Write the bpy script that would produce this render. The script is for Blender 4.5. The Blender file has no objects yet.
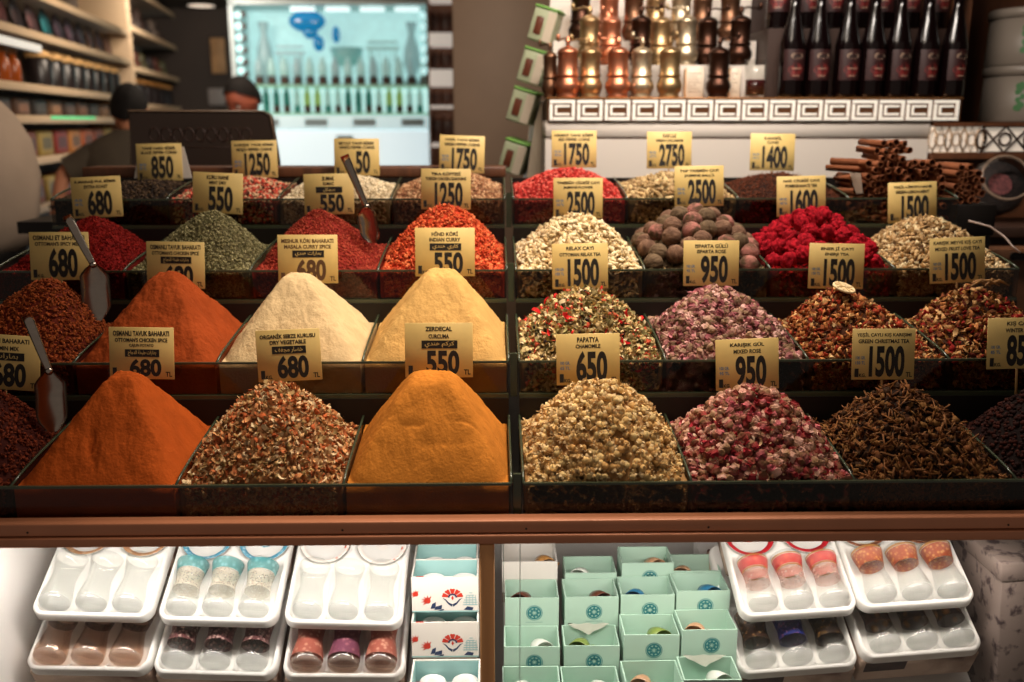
import bpy, bmesh, math, random
import numpy as np
from mathutils import Vector, Matrix, Euler
SC = bpy.context.scene
COL = SC.collection
R = random.Random(7)
NR = np.random.default_rng(11)
PI = math.pi
rad = math.radians

def lin(c):
    return tuple((x / 12.92 if x <= .04045 else ((x + .055) / 1.055) ** 2.4) for x in c)

# ------------------------------------------------------------------ materials
MATS = {}
def mat(name, col, rough=.5, metal=0., spec=.5, var=0., vs=40., bump=0., bs=200., emit=None, es=0., col2=None, mode='noise', stretch=(1, 1, 1), lo=.35, hi=.65, coat=0.):
    if name in MATS: return MATS[name]
    m = bpy.data.materials.new(name); m.use_nodes = True
    nt = m.node_tree; N = nt.nodes; L = nt.links
    b = N['Principled BSDF']
    c = lin(col)
    b.inputs['Base Color'].default_value = (*c, 1)
    b.inputs['Roughness'].default_value = rough
    b.inputs['Metallic'].default_value = metal
    b.inputs['Specular IOR Level'].default_value = spec
    b.inputs['Coat Weight'].default_value = coat
    if var or bump or col2:
        tc = N.new('ShaderNodeTexCoord'); mp = N.new('ShaderNodeMapping')
        mp.inputs['Scale'].default_value = stretch
        L.new(tc.outputs['Object'], mp.inputs['Vector'])
    if var or col2:
        if mode == 'voronoi':
            t = N.new('ShaderNodeTexVoronoi'); t.inputs['Scale'].default_value = vs; out = t.outputs['Distance']
        elif mode == 'wave':
            t = N.new('ShaderNodeTexWave'); t.inputs['Scale'].default_value = vs; t.inputs['Distortion'].default_value = 4; t.inputs['Detail'].default_value = 3; out = t.outputs['Fac']
        else:
            t = N.new('ShaderNodeTexNoise'); t.inputs['Scale'].default_value = vs; t.inputs['Detail'].default_value = 5; out = t.outputs['Fac']
        L.new(mp.outputs['Vector'], t.inputs['Vector'])
        rp = N.new('ShaderNodeValToRGB'); rp.color_ramp.elements[0].position = lo; rp.color_ramp.elements[1].position = hi
        if col2: c0 = lin(col2)
        else: c0 = tuple(x * (1 - var) for x in c)
        rp.color_ramp.elements[0].color = (*c0, 1)
        rp.color_ramp.elements[1].color = (*(c if col2 else tuple(min(1, x * (1 + var)) for x in c)), 1)
        L.new(out, rp.inputs['Fac']); L.new(rp.outputs['Color'], b.inputs['Base Color'])
    if bump:
        n = N.new('ShaderNodeTexNoise'); n.inputs['Scale'].default_value = bs; n.inputs['Detail'].default_value = 4
        L.new(mp.outputs['Vector'], n.inputs['Vector'])
        bp = N.new('ShaderNodeBump'); bp.inputs['Strength'].default_value = bump; bp.inputs['Distance'].default_value = .004
        L.new(n.outputs['Fac'], bp.inputs['Height']); L.new(bp.outputs['Normal'], b.inputs['Normal'])
    if emit:
        b.inputs['Emission Color'].default_value = (*lin(emit), 1); b.inputs['Emission Strength'].default_value = es
    MATS[name] = m
    return m

def glass(name, tint=(1, 1, 1), gl=.08, rough=.03):
    if name in MATS: return MATS[name]
    m = bpy.data.materials.new(name); m.use_nodes = True
    nt = m.node_tree; N = nt.nodes; L = nt.links
    N.remove(N['Principled BSDF'])
    t = N.new('ShaderNodeBsdfTransparent'); t.inputs['Color'].default_value = (*lin(tint), 1)
    g = N.new('ShaderNodeBsdfGlossy'); g.inputs['Roughness'].default_value = rough
    lw = N.new('ShaderNodeLayerWeight'); lw.inputs['Blend'].default_value = .25
    mr = N.new('ShaderNodeMath'); mr.operation = 'MULTIPLY_ADD'; mr.inputs[1].default_value = .45; mr.inputs[2].default_value = gl * .4
    L.new(lw.outputs['Facing'], mr.inputs[0])
    pw = N.new('ShaderNodeMath'); pw.operation = 'POWER'; pw.inputs[1].default_value = 2.2
    L.new(lw.outputs['Facing'], pw.inputs[0]); L.new(pw.outputs[0], mr.inputs[0])
    mx = N.new('ShaderNodeMixShader'); L.new(mr.outputs[0], mx.inputs[0]); L.new(t.outputs[0], mx.inputs[1]); L.new(g.outputs[0], mx.inputs[2])
    L.new(mx.outputs[0], N['Material Output'].inputs['Surface'])
    MATS[name] = m
    return m

def grain_mat():
    if 'dried_pieces' in MATS: return MATS['dried_pieces']
    m = bpy.data.materials.new('dried_pieces'); m.use_nodes = True
    nt = m.node_tree; N = nt.nodes; L = nt.links; b = N['Principled BSDF']
    a = N.new('ShaderNodeAttribute'); a.attribute_name = 'Col'
    t = N.new('ShaderNodeTexNoise'); t.inputs['Scale'].default_value = 500; t.inputs['Detail'].default_value = 3
    tc = N.new('ShaderNodeTexCoord'); L.new(tc.outputs['Object'], t.inputs['Vector'])
    h = N.new('ShaderNodeMath'); h.operation = 'MULTIPLY_ADD'; h.inputs[1].default_value = .7; h.inputs[2].default_value = .65
    L.new(t.outputs['Fac'], h.inputs[0])
    vm = N.new('ShaderNodeVectorMath'); vm.operation = 'SCALE'
    L.new(a.outputs['Color'], vm.inputs[0]); L.new(h.outputs[0], vm.inputs['Scale'])
    L.new(vm.outputs[0], b.inputs['Base Color'])
    b.inputs['Roughness'].default_value = .8; b.inputs['Specular IOR Level'].default_value = .12
    MATS['dried_pieces'] = m
    return m

# ------------------------------------------------------------------ mesh builder
class MB:
    def __init__(s):
        s.v = []; s.f = []; s.m = []; s.sm = []; s.M = Matrix.Identity(4)
    def add(s, vs, fs, m=0, smooth=False, M=None):
        T = s.M @ M if M is not None else s.M
        b = len(s.v)
        s.v.extend(tuple(T @ Vector(p)) for p in vs)
        for f in fs:
            s.f.append(tuple(b + i for i in f)); s.m.append(m); s.sm.append(smooth)
        return s
    def box(s, x0, x1, y0, y1, z0, z1, m=0, M=None):
        vs = [(x, y, z) for x in (x0, x1) for y in (y0, y1) for z in (z0, z1)]
        return s.add(vs, [(0, 1, 3, 2), (4, 6, 7, 5), (0, 4, 5, 1), (2, 3, 7, 6), (0, 2, 6, 4), (1, 5, 7, 3)], m, False, M)
    def rbox(s, x0, x1, y0, y1, z0, z1, r=.004, seg=2, m=0, M=None):
        bm = bmesh.new()
        bmesh.ops.create_cube(bm, size=1)
        for v in bm.verts:
            v.co = Vector(((x0 + x1) / 2 + v.co.x * (x1 - x0), (y0 + y1) / 2 + v.co.y * (y1 - y0), (z0 + z1) / 2 + v.co.z * (z1 - z0)))
        bmesh.ops.bevel(bm, geom=list(bm.edges), offset=r, segments=seg, affect='EDGES', profile=.5)
        bm.verts.index_update()
        s.add([v.co.copy() for v in bm.verts], [[v.index for v in f.verts] for f in bm.faces], m, True, M)
        bm.free(); return s
    def lathe(s, prof, n=24, m=0, M=None, cap=True, smooth=True, a0=0., a1=2 * PI):
        full = abs(a1 - a0 - 2 * PI) < 1e-6
        k = n if full else n + 1
        vs = []; fs = []
        for r, z in prof:
            for i in range(k):
                a = a0 + (a1 - a0) * i / n
                vs.append((r * math.cos(a), r * math.sin(a), z))
        for j in range(len(prof) - 1):
            for i in range(n):
                i2 = (i + 1) % k
                fs.append((j * k + i, j * k + i2, (j + 1) * k + i2, (j + 1) * k + i))
        if cap and full:
            if prof[0][0] > 1e-5: fs.append(tuple(range(k - 1, -1, -1)))
            if prof[-1][0] > 1e-5: fs.append(tuple((len(prof) - 1) * k + i for i in range(k)))
        return s.add(vs, fs, m, smooth, M)
    def tube(s, pts, r, n=10, m=0, M=None, cap=True):
        pts = [Vector(p) for p in pts]; rs = r if isinstance(r, (list, tuple)) else [r] * len(pts)
        vs = []; fs = []
        up = Vector((0, 0, 1))
        for j, p in enumerate(pts):
            d = (pts[min(j + 1, len(pts) - 1)] - pts[max(j - 1, 0)]).normalized()
            u = up if abs(d.dot(up)) < .95 else Vector((1, 0, 0))
            a = d.cross(u).normalized(); b = a.cross(d).normalized()
            for i in range(n):
                t = 2 * PI * i / n
                vs.append(p + (a * math.cos(t) + b * math.sin(t)) * rs[j])
        for j in range(len(pts) - 1):
            for i in range(n):
                i2 = (i + 1) % n
                fs.append((j * n + i, j * n + i2, (j + 1) * n + i2, (j + 1) * n + i))
        if cap:
            fs.append(tuple(range(n - 1, -1, -1))); fs.append(tuple((len(pts) - 1) * n + i for i in range(n)))
        return s.add(vs, fs, m, True, M)
    def sphere(s, c, r, n=16, m=0, M=None):
        if not isinstance(r, (tuple, list)): r = (r, r, r)
        k = n // 2
        prof = [(max(1e-6, math.sin(PI * j / k)), -math.cos(PI * j / k)) for j in range(k + 1)]
        T = Matrix.Translation(c) @ Matrix.Diagonal((*r, 1))
        return s.lathe(prof, n, m, (M @ T) if M is not None else T, cap=False)
    def prism(s, poly, y0, y1, m=0, M=None):
        n = len(poly)
        vs = [(x, y0, z) for x, z in poly] + [(x, y1, z) for x, z in poly]
        fs = [tuple(range(n)), tuple(range(2 * n - 1, n - 1, -1))] + [(i, i + n, (i + 1) % n + n, (i + 1) % n) for i in range(n)]
        return s.add(vs, fs, m, False, M)
    def build(s, name, mats, parent=None, loc=None, rot=None):
        me = bpy.data.meshes.new(name); me.from_pydata([tuple(p) for p in s.v], [], s.f)
        if not isinstance(mats, (list, tuple)): mats = [mats]
        for m in mats: me.materials.append(m)
        me.polygons.foreach_set('material_index', s.m); me.polygons.foreach_set('use_smooth', s.sm); me.update()
        return link(name, me, parent, loc, rot)

def link(name, me, parent=None, loc=None, rot=None):
    o = bpy.data.objects.new(name, me); COL.objects.link(o)
    if parent is not None: o.parent = parent
    if loc is not None: o.location = loc
    if rot is not None: o.rotation_euler = rot
    return o
def tag(o, label=None, cat=None, group=None, kind=None):
    if label: o['label'] = label
    if cat: o['category'] = cat
    if group: o['group'] = group
    if kind: o['kind'] = kind
    return o
def thing(name, label, cat, loc=(0, 0, 0), rot=(0, 0, 0), group=None):
    o = bpy.data.objects.new(name, None); COL.objects.link(o); o.empty_display_size = .02
    o.location = loc; o.rotation_euler = rot
    return tag(o, label, cat, group)
KIDS = {}
def dup(root, loc=None, rot=None, label=None, group=None):
    def kids(o): return [c for c in bpy.data.objects if c.parent == o]
    if root.name not in KIDS: KIDS[root.name] = [(c, kids(c)) for c in kids(root)]
    r = root.copy(); COL.objects.link(r)
    if loc is not None: r.location = loc
    if rot is not None: r.rotation_euler = rot
    if label: r['label'] = label
    if group: r['group'] = group
    for c, gs in KIDS[root.name]:
        d = c.copy(); COL.objects.link(d); d.parent = r
        for g in gs:
            e = g.copy(); COL.objects.link(e); e.parent = d
    return r

# numpy mesh with per-point colours
def np_mesh(name, V, FL, colors, mats, smooth=True, mi=None):
    """FL: list of (n,k) face arrays"""
    me = bpy.data.meshes.new(name)
    V = np.asarray(V, np.float32)
    me.vertices.add(len(V)); me.vertices.foreach_set('co', V.ravel())
    loops = np.concatenate([f.ravel() for f in FL]).astype(np.int32)
    tot = np.concatenate([np.full(len(f), f.shape[1], np.int32) for f in FL])
    st = np.concatenate([[0], np.cumsum(tot)[:-1]]).astype(np.int32)
    me.loops.add(len(loops)); me.loops.foreach_set('vertex_index', loops)
    me.polygons.add(len(tot)); me.polygons.foreach_set('loop_start', st); me.polygons.foreach_set('loop_total', tot)
    if mi is not None: me.polygons.foreach_set('material_index', np.asarray(mi, np.int32))
    me.polygons.foreach_set('use_smooth', np.full(len(tot), smooth, bool))
    if colors is not None:
        at = me.color_attributes.new('Col', 'FLOAT_COLOR', 'POINT')
        c4 = np.ones((len(V), 4), np.float32); c4[:, :3] = colors
        at.data.foreach_set('color', c4.ravel())
    for m in mats: me.materials.append(m)
    me.update(calc_edges=True); me.validate()
    return me

# ------------------------------------------------------------------ writing
TXT = {}
def text_geo(s, bold=.02):
    k = (s, bold)
    if k in TXT: return TXT[k]
    c = bpy.data.curves.new('t', 'FONT'); c.body = s; c.resolution_u = 4 if s.isdigit() else 2; c.offset = bold; c.fill_mode = 'FRONT'
    o = bpy.data.objects.new('t', c); COL.objects.link(o)
    dg = bpy.context.evaluated_depsgraph_get(); dg.update()
    ev = o.evaluated_get(dg); me = ev.to_mesh()
    vs = [(v.co.x, v.co.y) for v in me.vertices]; fs = [tuple(p.vertices) for p in me.polygons]
    ev.to_mesh_clear(); bpy.data.objects.remove(o); bpy.data.curves.remove(c)
    x0 = min(v[0] for v in vs); x1 = max(v[0] for v in vs); y0 = min(v[1] for v in vs); y1 = max(v[1] for v in vs)
    TXT[k] = ([((x - x0) / (x1 - x0), (y - y0) / (y1 - y0)) for x, y in vs], fs, (x1 - x0) / (y1 - y0))
    return TXT[k]
def put_text(mb, s, cx, z0, h, w=None, y=0., m=0, bold=.02, M=None, align='c'):
    vs, fs, asp = text_geo(s, bold)
    if w is None: w = h * asp
    x0 = cx - w / 2 if align == 'c' else cx
    mb.add([(x0 + u * w, y, z0 + v * h) for u, v in vs], fs, m, False, M)
AR = {'ا': 'FE8D FE8E', 'ب': 'FE8F FE90 FE91 FE92', 'ة': 'FE93 FE94', 'ت': 'FE95 FE96 FE97 FE98', 'ج': 'FE9D FE9E FE9F FEA0', 'خ': 'FEA5 FEA6 FEA7 FEA8', 'د': 'FEA9 FEAA', 'ر': 'FEAD FEAE',
      'س': 'FEB1 FEB2 FEB3 FEB4', 'ض': 'FEBD FEBE FEBF FEC0', 'ط': 'FEC1 FEC2 FEC3 FEC4', 'ف': 'FED1 FED2 FED3 FED4', 'ق': 'FED5 FED6 FED7 FED8', 'ك': 'FED9 FEDA FEDB FEDC', 'ل': 'FEDD FEDE FEDF FEE0',
      'م': 'FEE1 FEE2 FEE3 FEE4', 'ن': 'FEE5 FEE6 FEE7 FEE8', 'ه': 'FEE9 FEEA FEEB FEEC', 'ي': 'FEF1 FEF2 FEF3 FEF4'}
def arabic(s):
    out = []
    for i, ch in enumerate(s):
        if ch not in AR: out.append(ch); continue
        F = AR[ch].split()
        pj = i > 0 and s[i - 1] in AR and len(AR[s[i - 1]].split()) == 4
        nj = i + 1 < len(s) and s[i + 1] in AR and len(F) == 4
        k = 3 if pj and nj else 2 if nj else 1 if pj else 0
        out.append(chr(int(F[k], 16)))
    return ''.join(reversed(out))

# ------------------------------------------------------------------ common materials
M_glass = glass('clear_pane', (.975, .972, .965), .06)
M_front = glass('shade_tinted_pane', (.84, .81, .77), .06)  # darker tint stands in for the shade behind the front panes
M_edge = mat('glass_edge_green', (.23, .26, .19), .25, spec=.6)
M_black = mat('black_ink', (.10, .07, .05), .7)
M_brownink = mat('faded_brown_ink', (.36, .24, .13), .7)
M_card = mat('yellow_card', (.85, .73, .45), .55, var=.05, vs=30)
M_blueink = mat('blue_ink', (.25, .45, .62), .7)
M_dark = mat('dark_metal', (.10, .075, .06), .5, metal=.3)
M_steel = mat('brushed_steel', (.66, .62, .58), .22, metal=1., var=.08, vs=60, stretch=(1, 1, 8))
M_white = mat('white_lacquer', (.88, .86, .83), .45)
M_wood = mat('brown_wood', (.36, .21, .12), .5, var=.25, vs=8, stretch=(6, 6, .6))
M_copperframe = mat('brown_bronze_profile', (.72, .47, .34), .42, metal=.15, var=.06, vs=12)
M_gold = mat('brass_post', (.78, .56, .36), .4, metal=.2)
M_skin = mat('skin', (.74, .50, .38), .55, spec=.3, var=.05, vs=30)
M_hair = mat('black_hair', (.07, .055, .05), .8, spec=.15, var=.3, vs=80, stretch=(1, 1, .2))
M_bamboo = mat('wooden_stick', (.72, .55, .34), .6)
G = grain_mat()
# ------------------------------------------------------------------ spice display cases
RY = [0., .24, .49, .76, 1.015]
RZ = [.933, 1.057, 1.174, 1.288]
ST = .057
DX = [[-.98, -.735, -.496, -.252, -.006], [.012, .26, .503, .745, .985]]
for side, dx in enumerate(DX):
    t = thing('spice_display_case', ['four-tier glass display case of powder pyramids, left of the centre joint',
                                     'four-tier glass display case of flower teas and chamomile, right of the centre joint'][side], 'display case', (0, 0, 0), group='stepped glass spice cases')
    for r in range(4):
        y0, y1, z = RY[r], RY[r + 1], RZ[r]
        MB().box(dx[0], dx[-1], y0 + .001, y1 - .001, z - ST - .006, z - ST).build('tier_floor', M_dark, t)
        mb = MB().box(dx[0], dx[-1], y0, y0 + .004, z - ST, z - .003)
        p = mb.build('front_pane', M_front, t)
        e = MB().box(dx[0], dx[-1], y0 - .0005, y0 + .0045, z - .003, z + .0005).build('pane_edge', M_edge, p)
        MB().box(dx[0], dx[-1], y0 - .003, y0 + .006, z - ST - .007, z - ST + .001).build('base_strip', M_edge, t)
        if r < 3:
            MB().box(dx[0], dx[-1], y1 - .005, y1 - .001, z - ST, RZ[r + 1] - ST - .006).build('tier_riser', M_dark, t)
        else:
            MB().box(dx[0], dx[-1], y1 - .005, y1, z - ST, z + .03).build('tier_riser', M_dark, t)
        for x in dx:
            poly = [(y0 + .004, z - ST), (y0 + .004, z - .001)]
            for k in range(1, 9):
                s = k / 8; poly.append((y0 + .004 + s * (y1 - y0 - .012), z - .001 + .032 * (s ** .7)))
            poly.append((y1 - .008, z - ST))
            M = Matrix(((0, 1, 0, x), (1, 0, 0, 0), (0, 0, 1, 0), (0, 0, 0, 1)))
            d = MB().prism(poly, -.002, .002, M=M).build('divider_pane', M_glass, t)
            top = [Vector((x, a, b)) for a, b in poly[1:-1]]
            MB().tube(top, .0023, 6).build('pane_edge', M_edge, d)
for r in range(4):
    MB().box(-.0028, .0088, RY[r] + .006, RY[r] + .012, RZ[r] - ST - .006, RZ[r] + .012).build('joint_strip', M_edge, t)

# ------------------------------------------------------------------ counter below
M_inner = mat('white_cabinet_lining', (.93, .91, .89), .5)
ct = thing('shop_counter', 'bronze-edged glass-fronted counter that carries the spice cases', 'counter', (0, 0, 0))
MB().rbox(-1.3, 1.3, -.032, -.006, .8695, .8885, .002).build('fascia', M_copperframe, ct)
MB().rbox(-1.3, 1.3, -.036, -.004, .8535, .868, .002).build('fascia_lip', M_copperframe, ct)
sc = MB()
for x in (-.70, -.25, .015, .28, .72): sc.lathe([(.0016, 0), (.0016, .0008), (.0006, .0012)], 10, M=Matrix.Translation((x, -.0318, .876)) @ Matrix.Rotation(PI / 2, 4, 'X'))
sc.build('screw', M_dark, ct)
MB().box(-1.3, 1.3, -.004, 1.02, .846, .868).build('deck', M_dark, ct)
MB().rbox(-.053, -.031, -.034, -.012, .10, .853, .003).build('brass_post', M_gold, ct)
MB().box(-1.3, 1.3, .62, .64, .05, .846).build('back_panel', M_inner, ct)
MB().box(-1.3, 1.3, -.03, .62, .05, .09).build('bottom_shelf', M_inner, ct)
MB().box(-.812, -.796, -.01, .62, .09, .846).build('side_panel', M_inner, ct)
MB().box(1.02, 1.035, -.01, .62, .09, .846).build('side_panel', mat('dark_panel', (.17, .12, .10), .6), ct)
MB().box(-.796, -.054, -.020, -.017, .09, .853).build('glass_door', M_glass, ct)
MB().box(-.04, 1.02, -.025, -.022, .09, .853).build('glass_door', M_glass, ct)
for x in (-.018, .0065): MB().box(x - .0006, x + .0006, -.026, -.0255, .09, .853).build('door_edge', mat('pale_glass_edge', (.80, .86, .82), .3), ct)
MB().box(-1.3, -.815, -.03, 1.0, 0, .846).build('end_cabinet', M_dark, ct)
MB().box(1.04, 1.3, -.03, 1.0, 0, .846).build('end_cabinet', M_dark, ct)
MB().box(-1.3, 1.3, .64, 1.0, 0, .846).build('carcass', M_dark, ct)
MB().box(-.815, 1.04, -.03, .62, 0, .05).build('plinth', M_dark, ct)
# ledge behind the cases
lg = thing('service_ledge', 'brown wooden ledge running behind the back tier of spices', 'ledge')
MB().rbox(-1.02, .0, 1.028, 1.13, 1.318, 1.343, .003).build('top', M_wood, lg)
MB().box(-1.0, -.01, 1.04, 1.12, 0, 1.319).build('panel', M_wood, lg)

# ------------------------------------------------------------------ heaps
def vn(x, y, seed=0):
    rs = np.random.default_rng(seed); T = rs.random((64, 64))
    xi = np.floor(x).astype(int); yi = np.floor(y).astype(int); fx = x - xi; fy = y - yi
    fx = fx * fx * (3 - 2 * fx); fy = fy * fy * (3 - 2 * fy)
    g = lambda a, b: T[a % 64, b % 64]
    return (g(xi, yi) * (1 - fx) + g(xi + 1, yi) * fx) * (1 - fy) + (g(xi, yi + 1) * (1 - fx) + g(xi + 1, yi + 1) * fx) * fy - .5
def fbm(x, y, seed=0, o=4):
    s = 0; a = 1.
    for k in range(o): s = s + a * vn(x * 2 ** k, y * 2 ** k, seed + k); a *= .5
    return s

class Heap:
    def __init__(s, r, c, apex, ax=None, ay=.5, kind='dome', p=2.6, e=1., blunt=.2, rough=.003, seed=0, dip=None):
        dx = DX[0 if c < 0 else 1]; i = c + 4 if c < 0 else c
        s.x0, s.x1 = dx[i] + .0035, dx[i + 1] - .0035
        s.y0, s.y1 = RY[r] + .0055, RY[r + 1] - .010
        s.z = RZ[r]; s.fl = s.z - ST + .0016
        s.H = apex - s.z + .005 - .022 * ay - (.0065 if kind == 'dome' else 0); s.ax = .5 if ax is None else (ax - s.x0) / (s.x1 - s.x0); s.ay = ay
        s.kind, s.p, s.e, s.blunt, s.rough, s.seed, s.dip = kind, p, e, blunt, rough, seed, dip
    def h(s, u, v):
        a = np.where(u < s.ax, (s.ax - u) / s.ax, (u - s.ax) / (1 - s.ax)); b = np.where(v < s.ay, (s.ay - v) / s.ay, (v - s.ay) / (1 - s.ay))
        d = np.clip((a ** s.p + b ** s.p) ** (1 / s.p), 0, 1.4)
        if s.kind == 'pyr':
            g = np.clip((1 - d), 0, 1) ** s.e / (1 - s.blunt); k = 20.
            f = -np.log(np.exp(-k) + np.exp(-k * g)) / k
            f = f / (-np.log(np.exp(-k) + np.exp(-k / (1 - s.blunt))) / k)
            f = np.clip(f, 0, 1)
        else:
            f = np.clip(1 - d ** s.e, 0, 1)
        x = s.x0 + u * (s.x1 - s.x0); y = s.y0 + v * (s.y1 - s.y0)
        z = s.z - .005 + .022 * v + s.H * f + s.rough * fbm(x * 60 + 7, y * 60 + 3, s.seed) * np.clip(f * 6 + .3, 0, 1)
        if s.dip is not None:
            dxp, dyp, rr, dep = s.dip; z = z - dep * np.exp(-((x - dxp) ** 2 + (y - dyp) ** 2) / rr ** 2)
        return z
    def base(s, n):
        u, v = np.meshgrid(np.linspace(0, 1, n), np.linspace(0, 1, n)); z = s.h(u, v)
        x = s.x0 + u * (s.x1 - s.x0); y = s.y0 + v * (s.y1 - s.y0)
        V = np.stack([x, y, z], -1).reshape(-1, 3)
        I = np.arange(n * n).reshape(n, n)
        F = [np.stack([I[:-1, :-1], I[:-1, 1:], I[1:, 1:], I[1:, :-1]], -1).reshape(-1, 4)]
        ring = np.concatenate([I[0, :-1], I[:-1, -1], I[-1, :0:-1], I[:0:-1, 0]])
        m = 4; Vb = [V]; prev = ring; nb = len(V)
        for k in range(1, m + 1):
            w = V[ring].copy(); w[:, 2] = w[:, 2] + (s.fl - w[:, 2]) * k / m
            cur = np.arange(nb, nb + len(ring)); nb += len(ring); Vb.append(w)
            F.append(np.stack([prev, cur, np.roll(cur, -1), np.roll(prev, -1)], -1)); prev = cur
        return np.concatenate(Vb), F
    def points(s, n, rng, inset=.02):
        u = rng.random(n * 3) * (1 - 2 * inset) + inset; v = rng.random(n * 3) * (1 - 2 * inset) + inset
        e = .02
        gx = (s.h(u + e, v) - s.h(u - e, v)) / (2 * e * (s.x1 - s.x0)); gy = (s.h(u, v + e) - s.h(u, v - e)) / (2 * e * (s.y1 - s.y0))
        w = np.sqrt(1 + gx ** 2 + gy ** 2); keep = rng.random(n * 3) < w / 2.2
        u, v, gx, gy = (q[keep][:n] for q in (u, v, gx, gy))
        P = np.stack([s.x0 + u * (s.x1 - s.x0), s.y0 + v * (s.y1 - s.y0), s.h(u, v)], -1)
        Nn = np.stack([-gx, -gy, np.ones_like(gx)], -1); Nn /= np.linalg.norm(Nn, axis=1, keepdims=True)
        return P, Nn

# piece templates: (verts, quads/tris faces list, blend 0..1 towards colour 2)
def T_grain(sx=1, sy=1, sz=1, lv=1, jit=.0, seed=0):
    bm = bmesh.new(); bmesh.ops.create_icosphere(bm, subdivisions=lv, radius=.5)
    rs = np.random.default_rng(seed); bm.verts.index_update()
    V = np.array([v.co[:] for v in bm.verts]); F = np.array([[v.index for v in f.verts] for f in bm.faces]); bm.free()
    V = V * (1 + jit * (rs.random((len(V), 1)) - .5)) * np.array([sx, sy, sz])
    return V, [F], (V[:, 2] > 0) * .3
def T_curl(w=.35, turn=2.2, seg=5, twist=.5, taper=.6):
    V = []; r = 1 / turn
    for i in range(seg + 1):
        a = turn * (i / seg - .5); ww = w * (1 - (1 - taper) * abs(i / seg - .5) * 2); t = twist * (i / seg - .5)
        c = np.array([r * math.sin(a), 0, r * (1 - math.cos(a))])
        d = np.array([0, math.cos(t), math.sin(t)]) * ww / 2
        V += [c - d, c + d]
    F = [[2 * i, 2 * i + 2, 2 * i + 3, 2 * i + 1] for i in range(seg)]
    return np.array(V) - [0, 0, .08], [np.array(F)], np.linspace(0, 1, len(V))
def T_shard(sx=1, sy=.6, sz=.16, seed=0):
    rs = np.random.default_rng(seed)
    V = np.array([(x, y, z) for x in (-.5, .5) for y in (-.5, .5) for z in (-.5, .5)]) * [sx, sy, sz]
    V[:, :2] *= .6 + .6 * rs.random((8, 1)); V += (rs.random((8, 3)) - .5) * .16 * np.array([sx, sy, sz * 2])
    F = np.array([(0, 1, 3, 2), (4, 6, 7, 5), (0, 4, 5, 1), (2, 3, 7, 6), (0, 2, 6, 4), (1, 5, 7, 3)])
    return V, [F], rs.random(8)
def T_bud(n=7, open_=0.25):
    prof = [(.05, -.58), (.24, -.46), (.42, -.16), (.40, .12), (.27, .38), (.10 + open_ * .5, .56), (.05, .36)]
    V = []; B = []
    for j, (r, z) in enumerate(prof):
        for i in range(n):
            a = 2 * PI * (i + .5 * (j % 2)) / n; rr = r * (1 + .34 * (i % 2)); z = z + .07 * (i % 3 - 1)
            V.append((rr * math.cos(a), rr * math.sin(a), z)); B.append([0, 0, .3, .6, .8, 1, 1][j])
    F = [[j * n + i, j * n + (i + 1) % n, (j + 1) * n + (i + 1) % n, (j + 1) * n + i] for j in range(len(prof) - 1) for i in range(n)]
    return np.array(V), [np.array(F)], np.array(B)
def T_daisy():
    V, F, b = T_grain(.78, .78, .68, 2, .3, 4); V = list(map(tuple, V)); b = [0.] * len(V); Q = []
    for i in range(8):
        a = 2 * PI * i / 8 + .2 * (i % 3); c, s = math.cos(a), math.sin(a); k = len(V)
        for r, z, w in ((.28, -.08, .09), (.46, -.22, .14), (.50, -.40, .08)):
            V += [(r * c - w * s, r * s + w * c, z), (r * c + w * s, r * s - w * c, z)]; b += [.8, 1.]
        Q += [[k, k + 1, k + 3, k + 2], [k + 2, k + 3, k + 5, k + 4]]
    k = len(V)
    for z in (-.2, -.75):
        V += [(.05, 0, z), (-.03, .05, z), (-.03, -.05, z)]; b += [.4] * 3
    Q += [[k, k + 1, k + 4, k + 3], [k + 1, k + 2, k + 5, k + 4], [k + 2, k, k + 3, k + 5]]
    return np.array(V), [F[0], np.array(Q)], np.array(b)

def scatter(P, Nn, tmpl, size, C1, C2, rng, tilt=PI, lift=0.):
    """returns V, faces, colours of len(P) copies"""
    V, FL, bl = tmpl; n = len(P)
    if tilt >= 3:
        q = rng.normal(size=(n, 4)); q /= np.linalg.norm(q, axis=1, keepdims=True); w, x, y, z = q.T
        M = np.stack([1 - 2 * (y * y + z * z), 2 * (x * y - z * w), 2 * (x * z + y * w), 2 * (x * y + z * w), 1 - 2 * (x * x + z * z), 2 * (y * z - x * w), 2 * (x * z - y * w), 2 * (y * z + x * w), 1 - 2 * (x * x + y * y)], -1).reshape(n, 3, 3)
    else:
        Z = Nn + rng.normal(size=(n, 3)) * math.tan(min(tilt, 1.3)) * .5; Z /= np.linalg.norm(Z, axis=1, keepdims=True)
        r = rng.normal(size=(n, 3)); X = np.cross(r, Z); X /= np.linalg.norm(X, axis=1, keepdims=True); Y = np.cross(Z, X)
        M = np.stack([X, Y, Z], -1)
    S = size[:, None, None] * (M @ V.T[None]).transpose(0, 2, 1) + (P + Nn * (lift * size)[:, None])[:, None, :]
    off = (np.arange(n) * len(V))[:, None, None]
    F = [(f[None] + off).reshape(-1, f.shape[1]) for f in FL]
    b = np.asarray(bl)[None, :, None]
    Cc = C1[:, None, :] * (1 - b) + C2[:, None, :] * b
    return S.reshape(-1, 3), F, Cc.reshape(-1, 3)

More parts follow.
